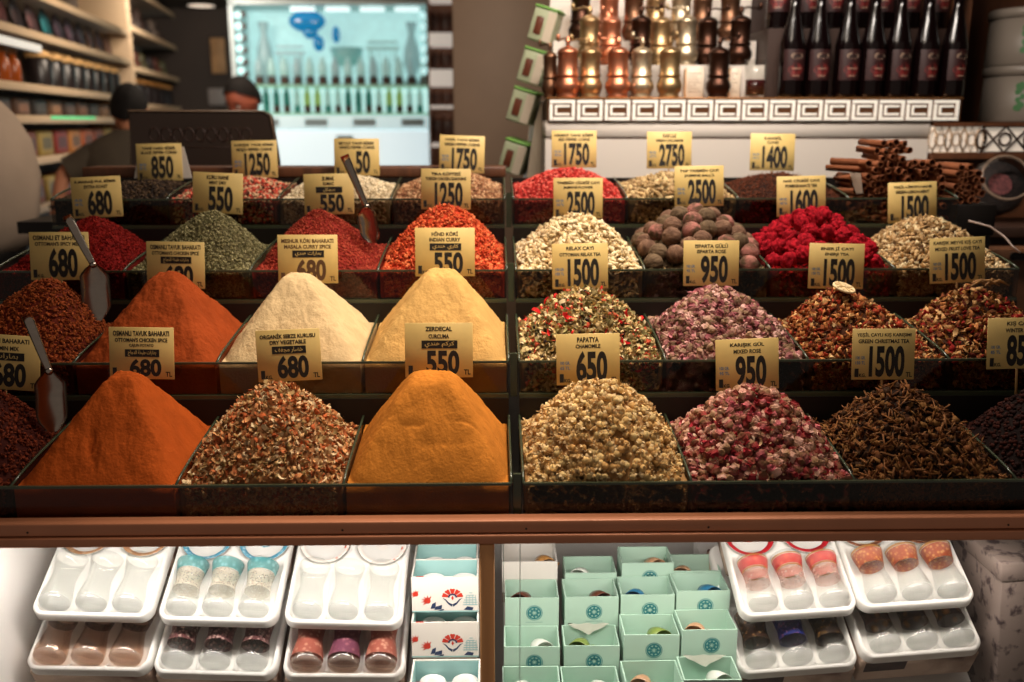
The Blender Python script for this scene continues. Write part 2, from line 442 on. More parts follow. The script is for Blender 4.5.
def pal(cs, n, rng, jit=.25):
    A = np.array([lin(c) for c in cs]); i = rng.integers(0, len(A), n)
    return A[i] * (1 + jit * (rng.random((n, 1)) * 2 - 1)), i
def granular(name, heap, parts, base_col, label, cat, nb=44, front=.35, seed=1, smooth=True):
    """parts: list of (template list, count, size, colours 1, colours 2, tilt, lift)"""
    rng = np.random.default_rng(seed)
    V, F = heap.base(nb); V[:, 1] = np.maximum(V[:, 1], heap.y0 + .005); Vs = [V]; Fs = list(F)
    Cs = [np.tile(np.array(lin(base_col)), (len(V), 1)) * (.8 + .4 * rng.random((len(V), 1)))]
    nv = len(V)
    def addp(P, Nn, part):
        nonlocal nv
        tm, cnt, size, c1, c2, tilt, lift = part
        ch = rng.integers(0, len(tm), len(P))
        for k, t in enumerate(tm):
            s = ch == k; n = int(s.sum())
            if not n: continue
            A, i = pal(c1, n, rng); B = np.array([lin(c) for c in (c2 or c1)])[i % len(c2 or c1)] * (1 + .2 * (rng.random((n, 1)) * 2 - 1))
            v, f, c = scatter(P[s], Nn[s], t, size * (.7 + .6 * rng.random(n)), A, B, rng, tilt, lift)
            Vs.append(v); Fs.extend(x + nv for x in f); Cs.append(c); nv += len(v)
    for part in parts:
        P, Nn = heap.points(part[1], rng)
        P = P + Nn * ((rng.random((len(P), 1)) - .4) * part[2] * .5)
        addp(P, Nn, part)
        m = int(part[1] * front)
        if m:
            P = np.stack([heap.x0 + .01 + rng.random(m) * (heap.x1 - heap.x0 - .02), np.full(m, heap.y0 + .0035), heap.fl + .004 + rng.random(m) * (heap.z - heap.fl - .008)], -1)
            addp(P, np.tile(np.array([[0, -1., 0]]), (m, 1)), part)
    Vc = np.concatenate(Vs); Vc[:, 1] = np.maximum(Vc[:, 1], heap.y0); Vc[:, 0] = np.clip(Vc[:, 0], heap.x0 - .001, heap.x1 + .001); Vc[:, 1] = np.minimum(Vc[:, 1], heap.y1 + .004); Vc[:, 2] = np.maximum(Vc[:, 2], heap.fl)
    me = np_mesh(name, Vc, Fs, np.concatenate(Cs), [G], smooth)
    o = link(name, me); return tag(o, label, cat, kind='stuff')
def powder(name, heap, col, label, var=.12, n=150, cracks=None, bump=.35, bs=260, streak=0., col2=None):
    V, F = heap.base(n); k = n * n
    x, y = V[:k, 0], V[:k, 1]
    f = np.clip((V[:k, 2] - heap.z) / max(heap.H, .01) * 5, 0, 1)
    V[:k, 2] += f * (.0016 * fbm(x * 220, y * 220, heap.seed + 9) + streak * np.abs(vn(x * 30 + y * 8, y * 240 + V[:k, 2] * 120, heap.seed + 20)))
    if cracks:
        for (cx, cy, lx, ly, dep) in cracks:
            V[:k, 2] -= dep * np.exp(-((x - cx) / lx) ** 2 - ((y - cy) / ly) ** 2) * (1 + .8 * vn(x * 300, y * 300, 3))
    m = mat(name + '_powder', col, 1., spec=.05, var=var, vs=25, bump=bump, bs=bs)
    return tag(link(name, np_mesh(name, V, F, None, [m])), label, 'spice', kind='stuff')

grains = [T_grain(1, .85, .9, 1, .2, k) for k in range(3)]
oval = [T_grain(1.3, .62, .62, 1, .15, k) for k in range(3)]
oval2 = [T_grain(1.35, .7, .62, 2, .12, k) for k in range(3)]
flakes = [T_shard(1, .7, .14, k) for k in range(5)]
slim = [T_shard(1.3, .28, .2, k) for k in range(4)]
curls = [T_curl(.34, 2.2), T_curl(.26, 3.0, 6, .9), T_curl(.5, 1.4, 4, .3), T_curl(.42, 1.8, 5, -.8)]
buds = [T_bud(7, .1), T_bud(6, .3), T_bud(7, .5)]
daisy = [T_daisy()]
sticks = [T_shard(1.8, .14, .12, k) for k in range(3)]

# ---- front tier
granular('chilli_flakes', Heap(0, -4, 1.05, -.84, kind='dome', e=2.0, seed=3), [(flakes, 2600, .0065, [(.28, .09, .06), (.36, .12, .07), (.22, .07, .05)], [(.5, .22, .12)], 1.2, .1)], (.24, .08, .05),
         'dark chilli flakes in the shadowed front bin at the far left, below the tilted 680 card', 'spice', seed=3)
powder('orange_spice', Heap(0, -3, 1.0725, -.600, .5, 'pyr', 8, 1., .15, .004, 4), (.66, .30, .11), 'deep orange chicken spice pyramid in the front tier with a small dent in its side', cracks=[(-.632, .045, .006, .016, .011), (-.622, .034, .006, .012, .007)], streak=.0008)
granular('dried_vegetable_mix', Heap(0, -2, 1.055, -.372, .52, 'dome', 3.00, 1.59, seed=5),
         [(curls, 2300, .0135, [(.82, .66, .48), (.78, .52, .33), (.84, .74, .58), (.70, .40, .24), (.66, .54, .36), (.80, .58, .38)], None, 2.9, .1), (flakes, 1200, .0085, [(.80, .62, .42), (.70, .36, .2), (.6, .48, .3), (.84, .72, .56)], None, 1.2, .15)],
         (.56, .38, .24), 'pile of mixed dried vegetable shreds in the front tier between the two orange pyramids', 'dried vegetables', seed=5)
powder('turmeric', Heap(0, -1, 1.067, -.126, .5, 'pyr', 7, .9, .24, .003, 6), (.74, .46, .18), 'golden orange turmeric pyramid in the front tier below the ZERDEÇAL card', cracks=[(-.15, .052, .016, .0025, .004), (-.07, .055, .022, .0018, .003), (-.11, .036, .035, .003, .002)], streak=.0005)
granular('chamomile_flowers', Heap(0, 0, 1.052, .14, .52, 'dome', 3.20, 1.77, seed=7), [(daisy, 1250, .0135, [(.78, .64, .42), (.70, .54, .33), (.82, .70, .48)], [(.85, .74, .56), (.80, .68, .50)], PI, .15)], (.60, .45, .28),
         'heap of cream dried chamomile flowers in the front tier below the PAPATYA card', 'dried flowers', seed=7)
granular('mixed_rose_petals', Heap(0, 1, 1.043, .385, .52, 'dome', 2.90, 1.59, seed=8),
         [(buds, 1000, .0135, [(.50, .36, .26), (.42, .28, .20), (.58, .44, .32)], [(.72, .36, .40), (.60, .16, .20), (.86, .66, .60), (.80, .60, .40), (.76, .50, .36)], PI, .15), (curls, 800, .0125, [(.82, .68, .52), (.64, .24, .26), (.74, .52, .40), (.84, .72, .62)], None, 2.9, .1)],
         (.38, .2, .18), 'heap of mixed rosebuds in red, pink and beige, front tier below the KARIŞIK GÜL card', 'dried flowers', seed=8, smooth=False)
granular('winter_tea', Heap(0, 2, 1.043, .615, .55, 'dome', 2.70, 1.47, seed=9),
         [(flakes, 1500, .011, [(.34, .20, .11), (.22, .14, .08), (.46, .28, .15), (.52, .36, .20)], None, 1.2, .12), (sticks, 500, .013, [(.50, .32, .17), (.56, .38, .24)], None, 1.0, .2), (curls, 500, .012, [(.44, .26, .14), (.28, .16, .09)], None, 2.9, .1)],
         (.14, .08, .05), 'dark brown leaf and bark tea heap in the front tier, right of the mixed rosebuds', 'herbal tea', seed=9)
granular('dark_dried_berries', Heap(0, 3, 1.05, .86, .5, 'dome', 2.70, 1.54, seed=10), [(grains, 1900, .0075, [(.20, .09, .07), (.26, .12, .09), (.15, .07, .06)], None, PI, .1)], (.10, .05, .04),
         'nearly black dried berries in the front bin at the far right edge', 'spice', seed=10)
# ---- second tier
granular('red_pepper_flakes', Heap(1, -4, 1.186, -.815, .5, 'dome', 2.40, 1.41, seed=13), [(flakes, 4200, .0062, [(.44, .13, .07), (.36, .10, .06), (.54, .20, .10), (.30, .08, .05)], [(.66, .34, .16)], 1.2, .1)], (.38, .13, .07),
         'dark red pepper flakes in the second tier with a steel scoop stuck in them', 'spice', seed=13, nb=50)
powder('chicken_spice', Heap(1, -3, 1.190, -.608, .5, 'pyr', 7, .98, .16, .006, 14), (.60, .265, .12), 'red-orange spice pyramid in the second tier, left of the cream pyramid', streak=.0022, bump=.5, bs=160)
powder('curry_base', Heap(1, -2, 1.188, -.380, .5, 'pyr', 6, .9, .14, .005, 15), (.82, .71, .54), 'pale cream powder pyramid in the second tier behind the ORGANİK SEBZE card', streak=.0012, var=.06)
powder('ochre_spice', Heap(1, -1, 1.193, -.122, .5, 'pyr', 7, .9, .17, .004, 16), (.80, .63, .38), 'ochre yellow powder pyramid in the second tier directly behind the turmeric', streak=.0016, var=.07)
granular('relax_tea', Heap(1, 0, 1.160, .13, .52, 'dome', 3.00, 1.65, seed=17),
         [(curls, 2000, .0145, [(.82, .72, .52), (.62, .58, .38), (.48, .44, .28), (.86, .78, .62), (.80, .70, .5)], None, 2.9, .12), (grains, 230, .008, [(.16, .11, .12), (.62, .30, .20), (.24, .2, .13)], None, PI, .2), (flakes, 700, .010, [(.80, .68, .46), (.44, .38, .24), (.7, .3, .2)], None, 1.3, .15), (curls, 55, .018, [(.76, .10, .12), (.82, .16, .16)], None, 1.5, .25)],
         (.46, .38, .25), 'mixed herb tea with cream leaves and bright red petals in the second tier', 'herbal tea', seed=17)
granular('isparta_rosebuds', Heap(1, 1, 1.1595, .368, .5, 'dome', 2.70, 1.47, seed=18),
         [(buds, 1300, .0145, [(.46, .36, .27), (.36, .27, .20), (.56, .44, .34)], [(.70, .44, .46), (.54, .28, .32), (.84, .66, .64), (.80, .70, .62), (.62, .38, .40)], PI, .15), (curls, 350, .013, [(.70, .56, .46), (.60, .40, .38)], None, 2.9, .1)], (.36, .23, .21),
         'heap of dusty pink rosebuds in the second tier below the ISPARTA GÜLÜ card', 'dried flowers', seed=18, smooth=False)
granular('energy_tea', Heap(1, 2, 1.1595, .585, .5, 'dome', 2.60, 1.41, seed=19),
         [(flakes, 1500, .011, [(.70, .46, .26), (.56, .30, .16), (.80, .62, .40), (.40, .20, .12), (.62, .22, .14)], None, 1.2, .12), (curls, 900, .013, [(.72, .46, .26), (.84, .70, .50), (.46, .24, .14)], None, 2.9, .1)],
         (.26, .14, .08), 'reddish brown fruit tea mix in the second tier with a pale dried slice on top', 'herbal tea', seed=19)
granular('fruit_love_tea', Heap(1, 3, 1.161, .83, .5, 'dome', 2.60, 1.41, seed=20),
         [(flakes, 1200, .012, [(.66, .42, .24), (.48, .26, .15), (.76, .58, .38), (.36, .14, .10), (.56, .14, .12)], None, 1.2, .12), (curls, 1000, .016, [(.62, .42, .22), (.78, .62, .42), (.40, .24, .14), (.50, .36, .18)], None, 2.9, .1)],
         (.22, .12, .07), 'brown leafy fruit tea with curled peel in the second tier at the right end', 'herbal tea', seed=20)
# ---- third tier
granular('marash_pepper', Heap(2, -4, 1.270, -.835, .5, 'dome', 2.40, 1.35, seed=23), [(flakes, 5200, .0045, [(.48, .08, .06), (.42, .06, .05), (.55, .12, .08)], None, 1.2, .1)], (.46, .05, .04),
         'bright dark-red ground pepper in the third tier behind the tall steel scoop', 'spice', seed=23, nb=60)
granular('dried_mint', Heap(2, -3, 1.281, -.597, .5, 'dome', 2.40, 1.35, seed=24), [(flakes, 5200, .0052, [(.50, .47, .32), (.58, .54, .38), (.40, .38, .25), (.66, .62, .46)], None, 1.2, .1)], (.33, .30, .2),
         'grey-green dried mint heap in the third tier below the KURU NANE card', 'herb', seed=24, nb=60)
granular('sumac', Heap(2, -2, 1.282, -.388, .55, 'dome', 2.40, 1.35, seed=25, dip=(-.30, .60, .035, .02)), [(grains, 5200, .0044, [(.58, .20, .14), (.50, .15, .11), (.66, .28, .20)], None, PI, .1)], (.48, .12, .09),
         'dark red sumac heap in the third tier with a scoop standing in it', 'spice', seed=25, nb=60)
granular('hot_curry', Heap(2, -1, 1.2905, -.124, .5, 'dome', 2.80, 1.59, seed=26), [(flakes, 3600, .0075, [(.82, .36, .20), (.74, .28, .16), (.86, .46, .28), (.68, .24, .14)], None, 1.3, .15)], (.66, .2, .1),
         'bright orange-red crumbly curry heap in the third tier below the 1250 card', 'spice', seed=26, nb=50)
granular('jasmine_buds', Heap(2, 0, 1.270, .14, .5, 'dome', 3.00, 1.65, seed=27), [(oval2, 1500, .0105, [(.84, .76, .60), (.78, .68, .50), (.90, .84, .70), (.72, .60, .42)], [(.90, .84, .70)], PI, .1), (curls, 250, .011, [(.76, .62, .36), (.70, .5, .3)], None, 2.9, .1)], (.44, .34, .2),
         'heap of pale cream jasmine buds in the third tier below the YASEMİN ÇİÇEĞİ card', 'dried flowers', seed=27)
granular('lemon_mint_tea', Heap(2, 3, 1.2635, .86, .5, 'dome', 2.70, 1.54, seed=28), [(oval, 1200, .011, [(.68, .54, .36), (.78, .66, .48), (.56, .42, .26)], [(.82, .72, .56)], PI, .1), (flakes, 1200, .0105, [(.74, .60, .42), (.50, .38, .22), (.84, .76, .60)], None, 1.2, .15)], (.3, .2, .12),
         'beige and brown seed-like tea in the third tier at the right, below the cinnamon', 'herbal tea', seed=28)
# ---- back tier
granular('black_peppercorns', Heap(3, -4, 1.322, -.80, .5, 'dome', 2.80, 1.65, seed=33), [(grains, 1900, .0062, [(.20, .15, .12), (.28, .21, .16), (.14, .10, .08), (.36, .28, .2)], None, PI, .1)], (.1, .07, .05),
         'black peppercorns at the far left of the back tier, below the 850 card', 'spice', seed=33, nb=40)
granular('mixed_peppercorns', Heap(3, -3, 1.331, -.60, .5, 'dome', 2.80, 1.65, seed=34), [(grains, 2100, .0064, [(.80, .26, .2), (.88, .76, .62), (.34, .2, .15), (.86, .40, .32), (.82, .68, .52)], None, PI, .1)], (.42, .2, .15),
         'red, white and black mixed peppercorns in the back tier behind the KURU NANE card', 'spice', seed=34, nb=40)
granular('white_peppercorns', Heap(3, -2, 1.335, -.36, .5, 'dome', 2.80, 1.65, seed=35), [(grains, 2100, .0058, [(.88, .80, .66), (.80, .72, .58), (.93, .87, .75)], None, PI, .1)], (.62, .54, .42),
         'off-white peppercorns in the back tier behind the standing scoop handle', 'spice', seed=35, nb=40)
granular('coriander_mix', Heap(3, -1, 1.346, -.118, .5, 'dome', 2.80, 1.65, seed=36), [(oval, 2300, .006, [(.78, .60, .44), (.68, .48, .34), (.84, .70, .54), (.56, .36, .26)], None, PI, .1)], (.45, .3, .2),
         'pinkish beige seed mix in the back tier behind the 1250 TIKA card', 'spice', seed=36, nb=40)
granular('pink_peppercorns', Heap(3, 0, 1.3505, .145, .5, 'dome', 2.90, 1.71, seed=37), [(grains, 2300, .0064, [(.74, .22, .19), (.80, .32, .28), (.64, .16, .14), (.82, .42, .36)], None, PI, .1)], (.5, .09, .08),
         'bright red peppercorns in the back tier below the white shelf front', 'spice', seed=37, nb=40)
granular('cardamom_pods', Heap(3, 1, 1.338, .385, .5, 'dome', 2.80, 1.65, seed=38), [(oval2, 1000, .0105, [(.70, .58, .40), (.60, .49, .33), (.78, .68, .50), (.52, .41, .28)], [(.80, .70, .52)], PI, .1)], (.3, .24, .14),
         'greenish beige cardamom pods in the back tier behind the rolled tea balls', 'spice', seed=38, nb=40)
granular('cloves', Heap(3, 2, 1.339, .625, .5, 'dome', 2.80, 1.65, seed=39), [(sticks, 1500, .0065, [(.34, .18, .11), (.26, .13, .08), (.42, .23, .14)], None, PI, .1), (grains, 1200, .0052, [(.38, .2, .13), (.28, .14, .09)], None, PI, .1)], (.15, .08, .05),
         'dark brown cloves in the back tier behind the red hibiscus flowers', 'spice', seed=39, nb=40)
# ------------------------------------------------------------------ countable heaps
def surface_spots(heap, rad_, n, seed, inset=.05, tries=9000):
    rng = np.random.default_rng(seed); P, Nn = heap.points(tries, rng, inset)
    out = []
    for p, m in zip(P, Nn):
        if all((p[0] - q[0]) ** 2 + (p[1] - q[1]) ** 2 + (p[2] - q[2]) ** 2 > rad_ ** 2 for q, _ in out):
            out.append((p, m))
            if len(out) >= n: break
    return out
def lumpy(seed, r, f, amp, ridge, sub=3, flat=1.):
    bm = bmesh.new(); bmesh.ops.create_icosphere(bm, subdivisions=sub, radius=1)
    rs = np.random.default_rng(seed); K = rs.normal(size=(ridge, 3)) * f; ph = rs.random(ridge) * 6.28
    for v in bm.verts:
        c = np.array(v.co[:]); d = 1 + amp * sum(abs(math.sin(float(k @ c) + p)) for k, p in zip(K, ph)) / ridge - amp * .5
        v.co = Vector(c * d * r * np.array([1, 1, flat]))
    me = bpy.data.meshes.new('lump'); bm.to_mesh(me); bm.free()
    me.polygons.foreach_set('use_smooth', [True] * len(me.polygons)); return me
hb = Heap(2, 1, 1.268, .385, .52, 'dome', 2.80, 1.63, seed=41)
granular('loose_green_tea', hb, [(curls, 900, .011, [(.36, .30, .20), (.30, .24, .16), (.44, .36, .24)], None, 2.9, .1)], (.22, .17, .11), 'loose brown tea leaves under the rolled tea balls in the third tier', 'herbal tea', seed=41)
bm_ = [mat('tea_ball_olive', (.44, .36, .27), .85, spec=.2, col2=(.28, .21, .15), vs=130, bump=.8, bs=200, lo=.3, hi=.7, stretch=(1, 1, .25)),
       mat('tea_ball_brown', (.50, .38, .30), .85, spec=.2, col2=(.30, .2, .15), vs=110, bump=.8, bs=200, lo=.3, hi=.7, stretch=(1, .25, 1)),
       mat('tea_ball_rose', (.62, .40, .36), .85, spec=.2, col2=(.32, .24, .17), vs=60, bump=.8, bs=200, lo=.42, hi=.62, stretch=(1, 1, .4))]
bmesh_ = []
for k in range(6):
    me = lumpy(k + 50, .0190, 3.6, .20, 6); me.materials.append(bm_[k % 3]); bmesh_.append(me)
for p, m in surface_spots(hb, .0300, 84, 42, .065):
    o = link('tea_ball', random.Random(int(p[0] * 1e5)).choice(bmesh_), loc=tuple(p + m * .009), rot=(R.random() * 6, R.random() * 6, R.random() * 6))
    tag(o, 'hand-rolled jasmine tea ball in the heap below the TOP YASEMİN card', 'tea ball', 'rolled jasmine tea balls in the third tier')
hh = Heap(2, 2, 1.268, .625, .5, 'dome', 2.60, 1.43, seed=43)
granular('hibiscus_crumbs', hh, [(curls, 700, .012, [(.62, .05, .08), (.74, .08, .11)], None, 2.9, .1)], (.36, .03, .04), 'loose crimson petals under the red hibiscus flowers in the third tier', 'dried flowers', seed=43)
M_hib = mat('crimson_petal', (.66, .10, .15), .85, spec=.05, col2=(.42, .04, .08), vs=120, bump=.6, bs=300)
hmesh = []
for k in range(6):
    me = lumpy(k + 70, .0165, 4.5, .75, 5, 4, .8); me.materials.append(M_hib); hmesh.append(me)
for p, m in surface_spots(hh, .026, 85, 44, .075):
    o = link('hibiscus_flower', R.choice(hmesh), loc=tuple(p + m * .006), rot=(R.random() * 6, R.random() * 6, R.random() * 6))
    tag(o, 'crumpled crimson dried flower in the red heap below the NAR ÇİÇEĞİ card', 'dried flower', 'red hibiscus flowers in the third tier')

# cinnamon quills
M_cin = mat('cinnamon_bark', (.47, .27, .16), .75, spec=.2, var=.3, vs=30, stretch=(1, .15, 1), bump=.4, bs=150)
M_cind = mat('cinnamon_inside', (.30, .15, .08), .85, spec=.1)
def quill(seed, r=.0082, L=.105):
    rs = random.Random(seed); pts = []
    for i in range(19):
        t = i / 18; a = -PI * .5 + t * 2 * PI * (1.12 + .12 * rs.random()); rr = r * (1 - .42 * abs(t - .0) * (1 if t > .75 else .35))
        pts.append((rr * math.cos(a), rr * math.sin(a)))
    mb = MB(); n = len(pts); vs = []; fs = []; ms = []
    for y in (-L / 2, L / 2):
        for x, z in pts: vs.append((x, y, z))
        for x, z in pts: vs.append((x * .8, y, z * .8))
    for i in range(n - 1):
        mb_f = [(i, i + 1, 2 * n + i + 1, 2 * n + i), (n + i, 3 * n + i, 3 * n + i + 1, n + i + 1), (i, n + i, n + i + 1, i + 1), (2 * n + i, 2 * n + i + 1, 3 * n + i + 1, 3 * n + i)]
        fs += mb_f
    mb.add(vs, fs, 0, True)
    mb.m = [0 if k % 4 != 1 else 1 for k in range(len(fs))]
    me = bpy.data.meshes.new('quill'); me.from_pydata([tuple(p) for p in mb.v], [], mb.f); me.materials.append(M_cin); me.materials.append(M_cind)
    me.polygons.foreach_set('material_index', mb.m); me.polygons.foreach_set('use_smooth', [True] * len(fs)); me.update(); return me
QM = [quill(k, r=(.0072, .0085, .0092, .0078)[k % 4]) for k in range(8)]
def stick_at(x, y, z, yaw, pitch, label, group):
    o = link('cinnamon_stick', R.choice(QM), loc=(x, y, z), rot=(pitch, R.random() * 6, yaw)); o.rotation_mode = 'YXZ'
    return tag(o, label, 'cinnamon stick', group)
z = RZ[3] - ST + .010; k = 0
while z < 1.405:
    if z < 1.335: xa, xb = .757, .968
    elif z < 1.372: xa, xb = .795, .966
    else: xa, xb = .815, .888
    x = xa + .008 * (k % 2)
    while x < xb:
        stick_at(x + R.uniform(-.002, .002), .835 + .12 * (z - 1.25) + R.uniform(-.012, .012), z + R.uniform(-.002, .002), R.uniform(-.10, .16), R.uniform(-.06, .06),
                 'hollow cinnamon stick in the big stacked pile behind the YEŞİL LİMON card', 'cinnamon sticks in the big pile')
        x += .0172
    z += .0146; k += 1
for i, (x, z) in enumerate([(.772, 1.347), (.788, 1.347), (.782, 1.361)]):
    stick_at(x, .85, z, .9, .02, 'pale cinnamon stick lying crosswise at the left end of the cinnamon pile', 'crosswise cinnamon sticks')
for i in range(22):
    stick_at(.998 + .017 * (i % 4) + .008 * ((i // 4) % 2), .86, 1.279 + .0145 * (i // 4), R.uniform(-.1, .1), 0, 'cinnamon stick in the small second pile beside the brown cabinet', 'cinnamon sticks in the small right pile')
bl = thing('storage_block', 'dark wooden box under the small second pile of cinnamon sticks', 'box', (1.02, .86, 0))
MB().rbox(-.03, .075, -.055, .055, 1.20, 1.270, .003).box(-.025, .07, -.05, .05, .8685, 1.201).build('box_body', M_dark, bl)
pp = MB(); rs = random.Random(5); vs = []; fs = []
for i in range(9):
    for j in range(4): vs.append((-.012 + .003 * i * (1 - .12 * j) + .006 * j, .004 * ((i % 2) * 2 - 1) * (1 - .2 * j), .022 - .015 * j + .003 * rs.random()))
for i in range(8):
    for j in range(3): fs.append((i * 4 + j, i * 4 + j + 1, i * 4 + j + 5, i * 4 + j + 4))
pp.add(vs, fs); pp.add([(x, y + .0012, z) for x, y, z in vs], fs)
tag(pp.build('folded_paper', mat('white_paper', (.80, .74, .68), .7), loc=(.757, .776, 1.318)), 'small pleated scrap of white paper at the front left of the cinnamon pile', 'paper')
# pale dried citrus slice on the energy tea
sl = MB().lathe([(.0, -.0015), (.02, -.002), (.021, 0), (.0195, .002), (.017, .0005), (0, .001)], 20)
for i in range(8): sl.box(.002, .017, -.0007, .0007, .0005, .0022, M=Matrix.Rotation(i * PI / 4, 4, 'Z'))
tag(sl.build('dried_citrus_slice', mat('pale_citrus', (.86, .76, .58), .7, var=.15, vs=90), loc=(.592, .345, 1.163), rot=(.35, .1, .4)), 'pale dried citrus slice lying on top of the reddish fruit tea', 'dried fruit')
bs_ = MB()
for i in range(5):
    L = .05; bs_.tube([(-L / 2 + .01 * i - .02, .01 * (i % 3) - .01, .004 * math.sin(i)), (.01 * i - .02, .006 * (i % 2), .006), (L / 2 + .01 * i - .025, .012 * (i % 2) - .004, -.003)], [.0016, .0034, .0012], 6)
tag(bs_.build('dried_leaves', mat('dry_leaf', (.55, .38, .19), .7, var=.3, vs=80), loc=(.855, .352, 1.167), rot=(.15, 0, .2)), 'curled golden brown dried leaves on top of the right-end fruit tea', 'dried leaves', kind='stuff')

# ------------------------------------------------------------------ scoops
def scoop(label, A, B, Cc, w, roll, hw=.0075):
    A, B, Cc = Vector(A), Vector(B), Vector(Cc)
    t = thing('metal_scoop', label, 'scoop', tuple(Cc), group='steel spice scoops')
    a, b = A - Cc, B - Cc
    d = (b - a).normalized(); side = d.cross(Vector((0, -1, 0))).normalized(); up = side.cross(d).normalized()
    mb = MB()
    prof = []
    for k in range(9):
        s = k / 8; p = a.lerp(b, s); rr = hw * (1.25 - .45 * s)
        prof.append((p, rr))
    vs = []; fs = []; n = 12
    for p, rr in prof:
        for i in range(n):
            an = 2 * PI * i / n; vs.append(p + side * math.cos(an) * rr + up * math.sin(an) * rr * .6)
    for j in range(8):
        for i in range(n): fs.append((j * n + i, j * n + (i + 1) % n, (j + 1) * n + (i + 1) % n, (j + 1) * n + i))
    fs.append(tuple(range(n)));
    mb.add(vs, fs, 0, True); mb.build('handle', M_steel, t)
    d2 = (-b).normalized(); s2 = d2.cross(Vector((0, -1, 0))).normalized(); u2 = s2.cross(d2).normalized()
    s2, u2 = s2 * math.cos(roll) + u2 * math.sin(roll), u2 * math.cos(roll) - s2 * math.sin(roll)
    L = b.length; mb = MB()
    for off in (0, .0012):
        vs = []; fs = []; N1, N2 = 14, 16
        for j in range(N1 + 1):
            s = j / N1; ww = w / 2 * min(1, .28 + 2.6 * s ** .8) * (1 if s < .75 else 1 - .5 * ((s - .75) / .25) ** 2); dep = w * .42 * min(1, .25 + 2 * s) * (1 - .55 * s)
            for i in range(N2 + 1):
                an = PI * (i / N2) ; vs.append(b + d2 * (L * s * (1.0 + .1 * math.sin(an))) + s2 * (-math.cos(an) * ww) - u2 * (dep * math.sin(an) - dep * .5 + off))
        for j in range(N1):
            for i in range(N2): fs.append((j * (N2 + 1) + i, j * (N2 + 1) + i + 1, (j + 1) * (N2 + 1) + i + 1, (j + 1) * (N2 + 1) + i))
        mb.add(vs, fs, 0, True)
    mb.build('bowl', M_steel, t)
    MB().sphere(b, hw * .85, 12).build('neck', M_steel, t)
scoop('steel scoop with a long handle stuck in the red pepper flakes at the left', (-.797, .42, 1.285), (-.757, .415, 1.197), (-.752, .40, 1.105), .050, .5)
scoop('steel scoop in the dark chilli flakes of the front tier at the far left', (-.760, .16, 1.155), (-.733, .155, 1.066), (-.735, .15, .975), .046, .5)
scoop('scoop with a bronze-toned handle standing in the dark red sumac heap', (-.326, .615, 1.385), (-.286, .62, 1.283), (-.277, .622, 1.215), .046, -.5)

# ------------------------------------------------------------------ price cards
def price_card(x, y, z, price, l1, l2, label, l3=None, ar=None, small=False, roll=0., yaw=0., s=1., ink=None, holder=False, dimtl=False):
    t = thing('price_card', label, 'price card', (x, y, z), (rad(-7), rad(-roll), rad(yaw)), 'yellow price cards')
    W, H = .106 * s, .086 * s
    MB().rbox(-W / 2, W / 2, 0, .0016, -H / 2, H / 2, .0006, 1).build('card', M_card, t)
    mb = MB(); yy = -.0003; top = H / 2
    n1 = min(.092 * s, .0052 * s * len(l1)); put_text(mb, l1, 0, top - .0145 * s, .0088 * s, n1, yy, bold=.035)
    n2 = min(.086 * s, .0046 * s * len(l2)); put_text(mb, l2, 0, top - .0245 * s, .0070 * s, n2, yy, bold=.035)
    zt = top - .0275 * s
    if l3: put_text(mb, l3, 0, top - .0335 * s, .0062 * s, .040 * s, yy, bold=.035); zt -= .009 * s
    if ar:
        st = MB().box(-.027 * s, .029 * s, -.0006, .0004, zt - .0125 * s, zt)
        sp = st.build('title_strip', M_black, t)
        at = MB(); put_text(at, arabic(ar), .001 * s, zt - .0112 * s, .0098 * s, min(.046 * s, .0062 * s * len(ar)), -.0009, bold=.008)
        at.build('strip_lettering', M_card, sp)
        zt -= .0145 * s
    zb = -H / 2 + .0045 * s
    mb.build('title_lettering', M_black if not ink else ink, t); mb = MB()
    put_text(mb, '1', -.0445 * s, zb, .0145 * s, .0068 * s, yy, bold=.012); put_text(mb, 'KG.', -.0345 * s, zb, .0062 * s, .0115 * s, yy, bold=.03)
    mb.build('unit_lettering', M_black if not ink else ink, t); mb = MB()
    put_text(mb, 'TL', .0440 * s, zb, .0082 * s, .0105 * s, yy, bold=.03)
    mb.build('currency_lettering', M_black if not ink else ink, t)
    pn = MB(); nw = (.052 if len(price) == 3 else .060) * s
    if price[0] == '_': put_text(pn, price[1:], .014 * s, zb, zt - zb - .001, .034 * s, yy, bold=.04)
    else: put_text(pn, price, .006 * s, zb, zt - zb - .001, nw, yy, bold=.04)
    pn.build('price_number', M_black if not ink else ink, t)
    if small:
        b = MB(); put_text(b, '100 GR.', -.0385 * s, zb + .030 * s, .0055 * s, .0165 * s, yy, bold=.02); put_text(b, small, -.0385 * s, zb + .0215 * s, .0055 * s, .0165 * s, yy, bold=.02)
        b.build('small_print', M_blueink, t)
    MB().rbox(-.0018, .0018, .0018, .0042, -H / 2 - .045, -H / 2 + .02, .0005, 1).build('stick', M_bamboo, t)
    if holder:
        MB().prism([(-.065, -.045), (.075, -.045), (.058, .036), (-.050, .030)], .004, .007).build('holder', mat('white_plastic', (.80, .76, .72), .5), t)
P = price_card
yc = 'yellow price card reading '
P(-.8274, 1.012, 1.356, '850', 'TANE KARA BİBER', 'BLACK PEPPER CORNS', yc + '850 on a white stand in front of the brown monitor', small='85 TL', holder=True, s=1.02, roll=1)
P(-.6009, 1.012, 1.3629, '1250', 'KARIŞIK TANE BİBER', 'MIXED PEPPER CORNS', yc + '1250 in front of the right half of the brown monitor', small='125 TL', s=1.02, roll=1)
P(-.3571, 1.012, 1.3675, '_50', 'BEYAZ TANE BİBER', 'WHITE PEPPER CORNS', yc + '50, partly covered by the scoop handle', s=1.02)
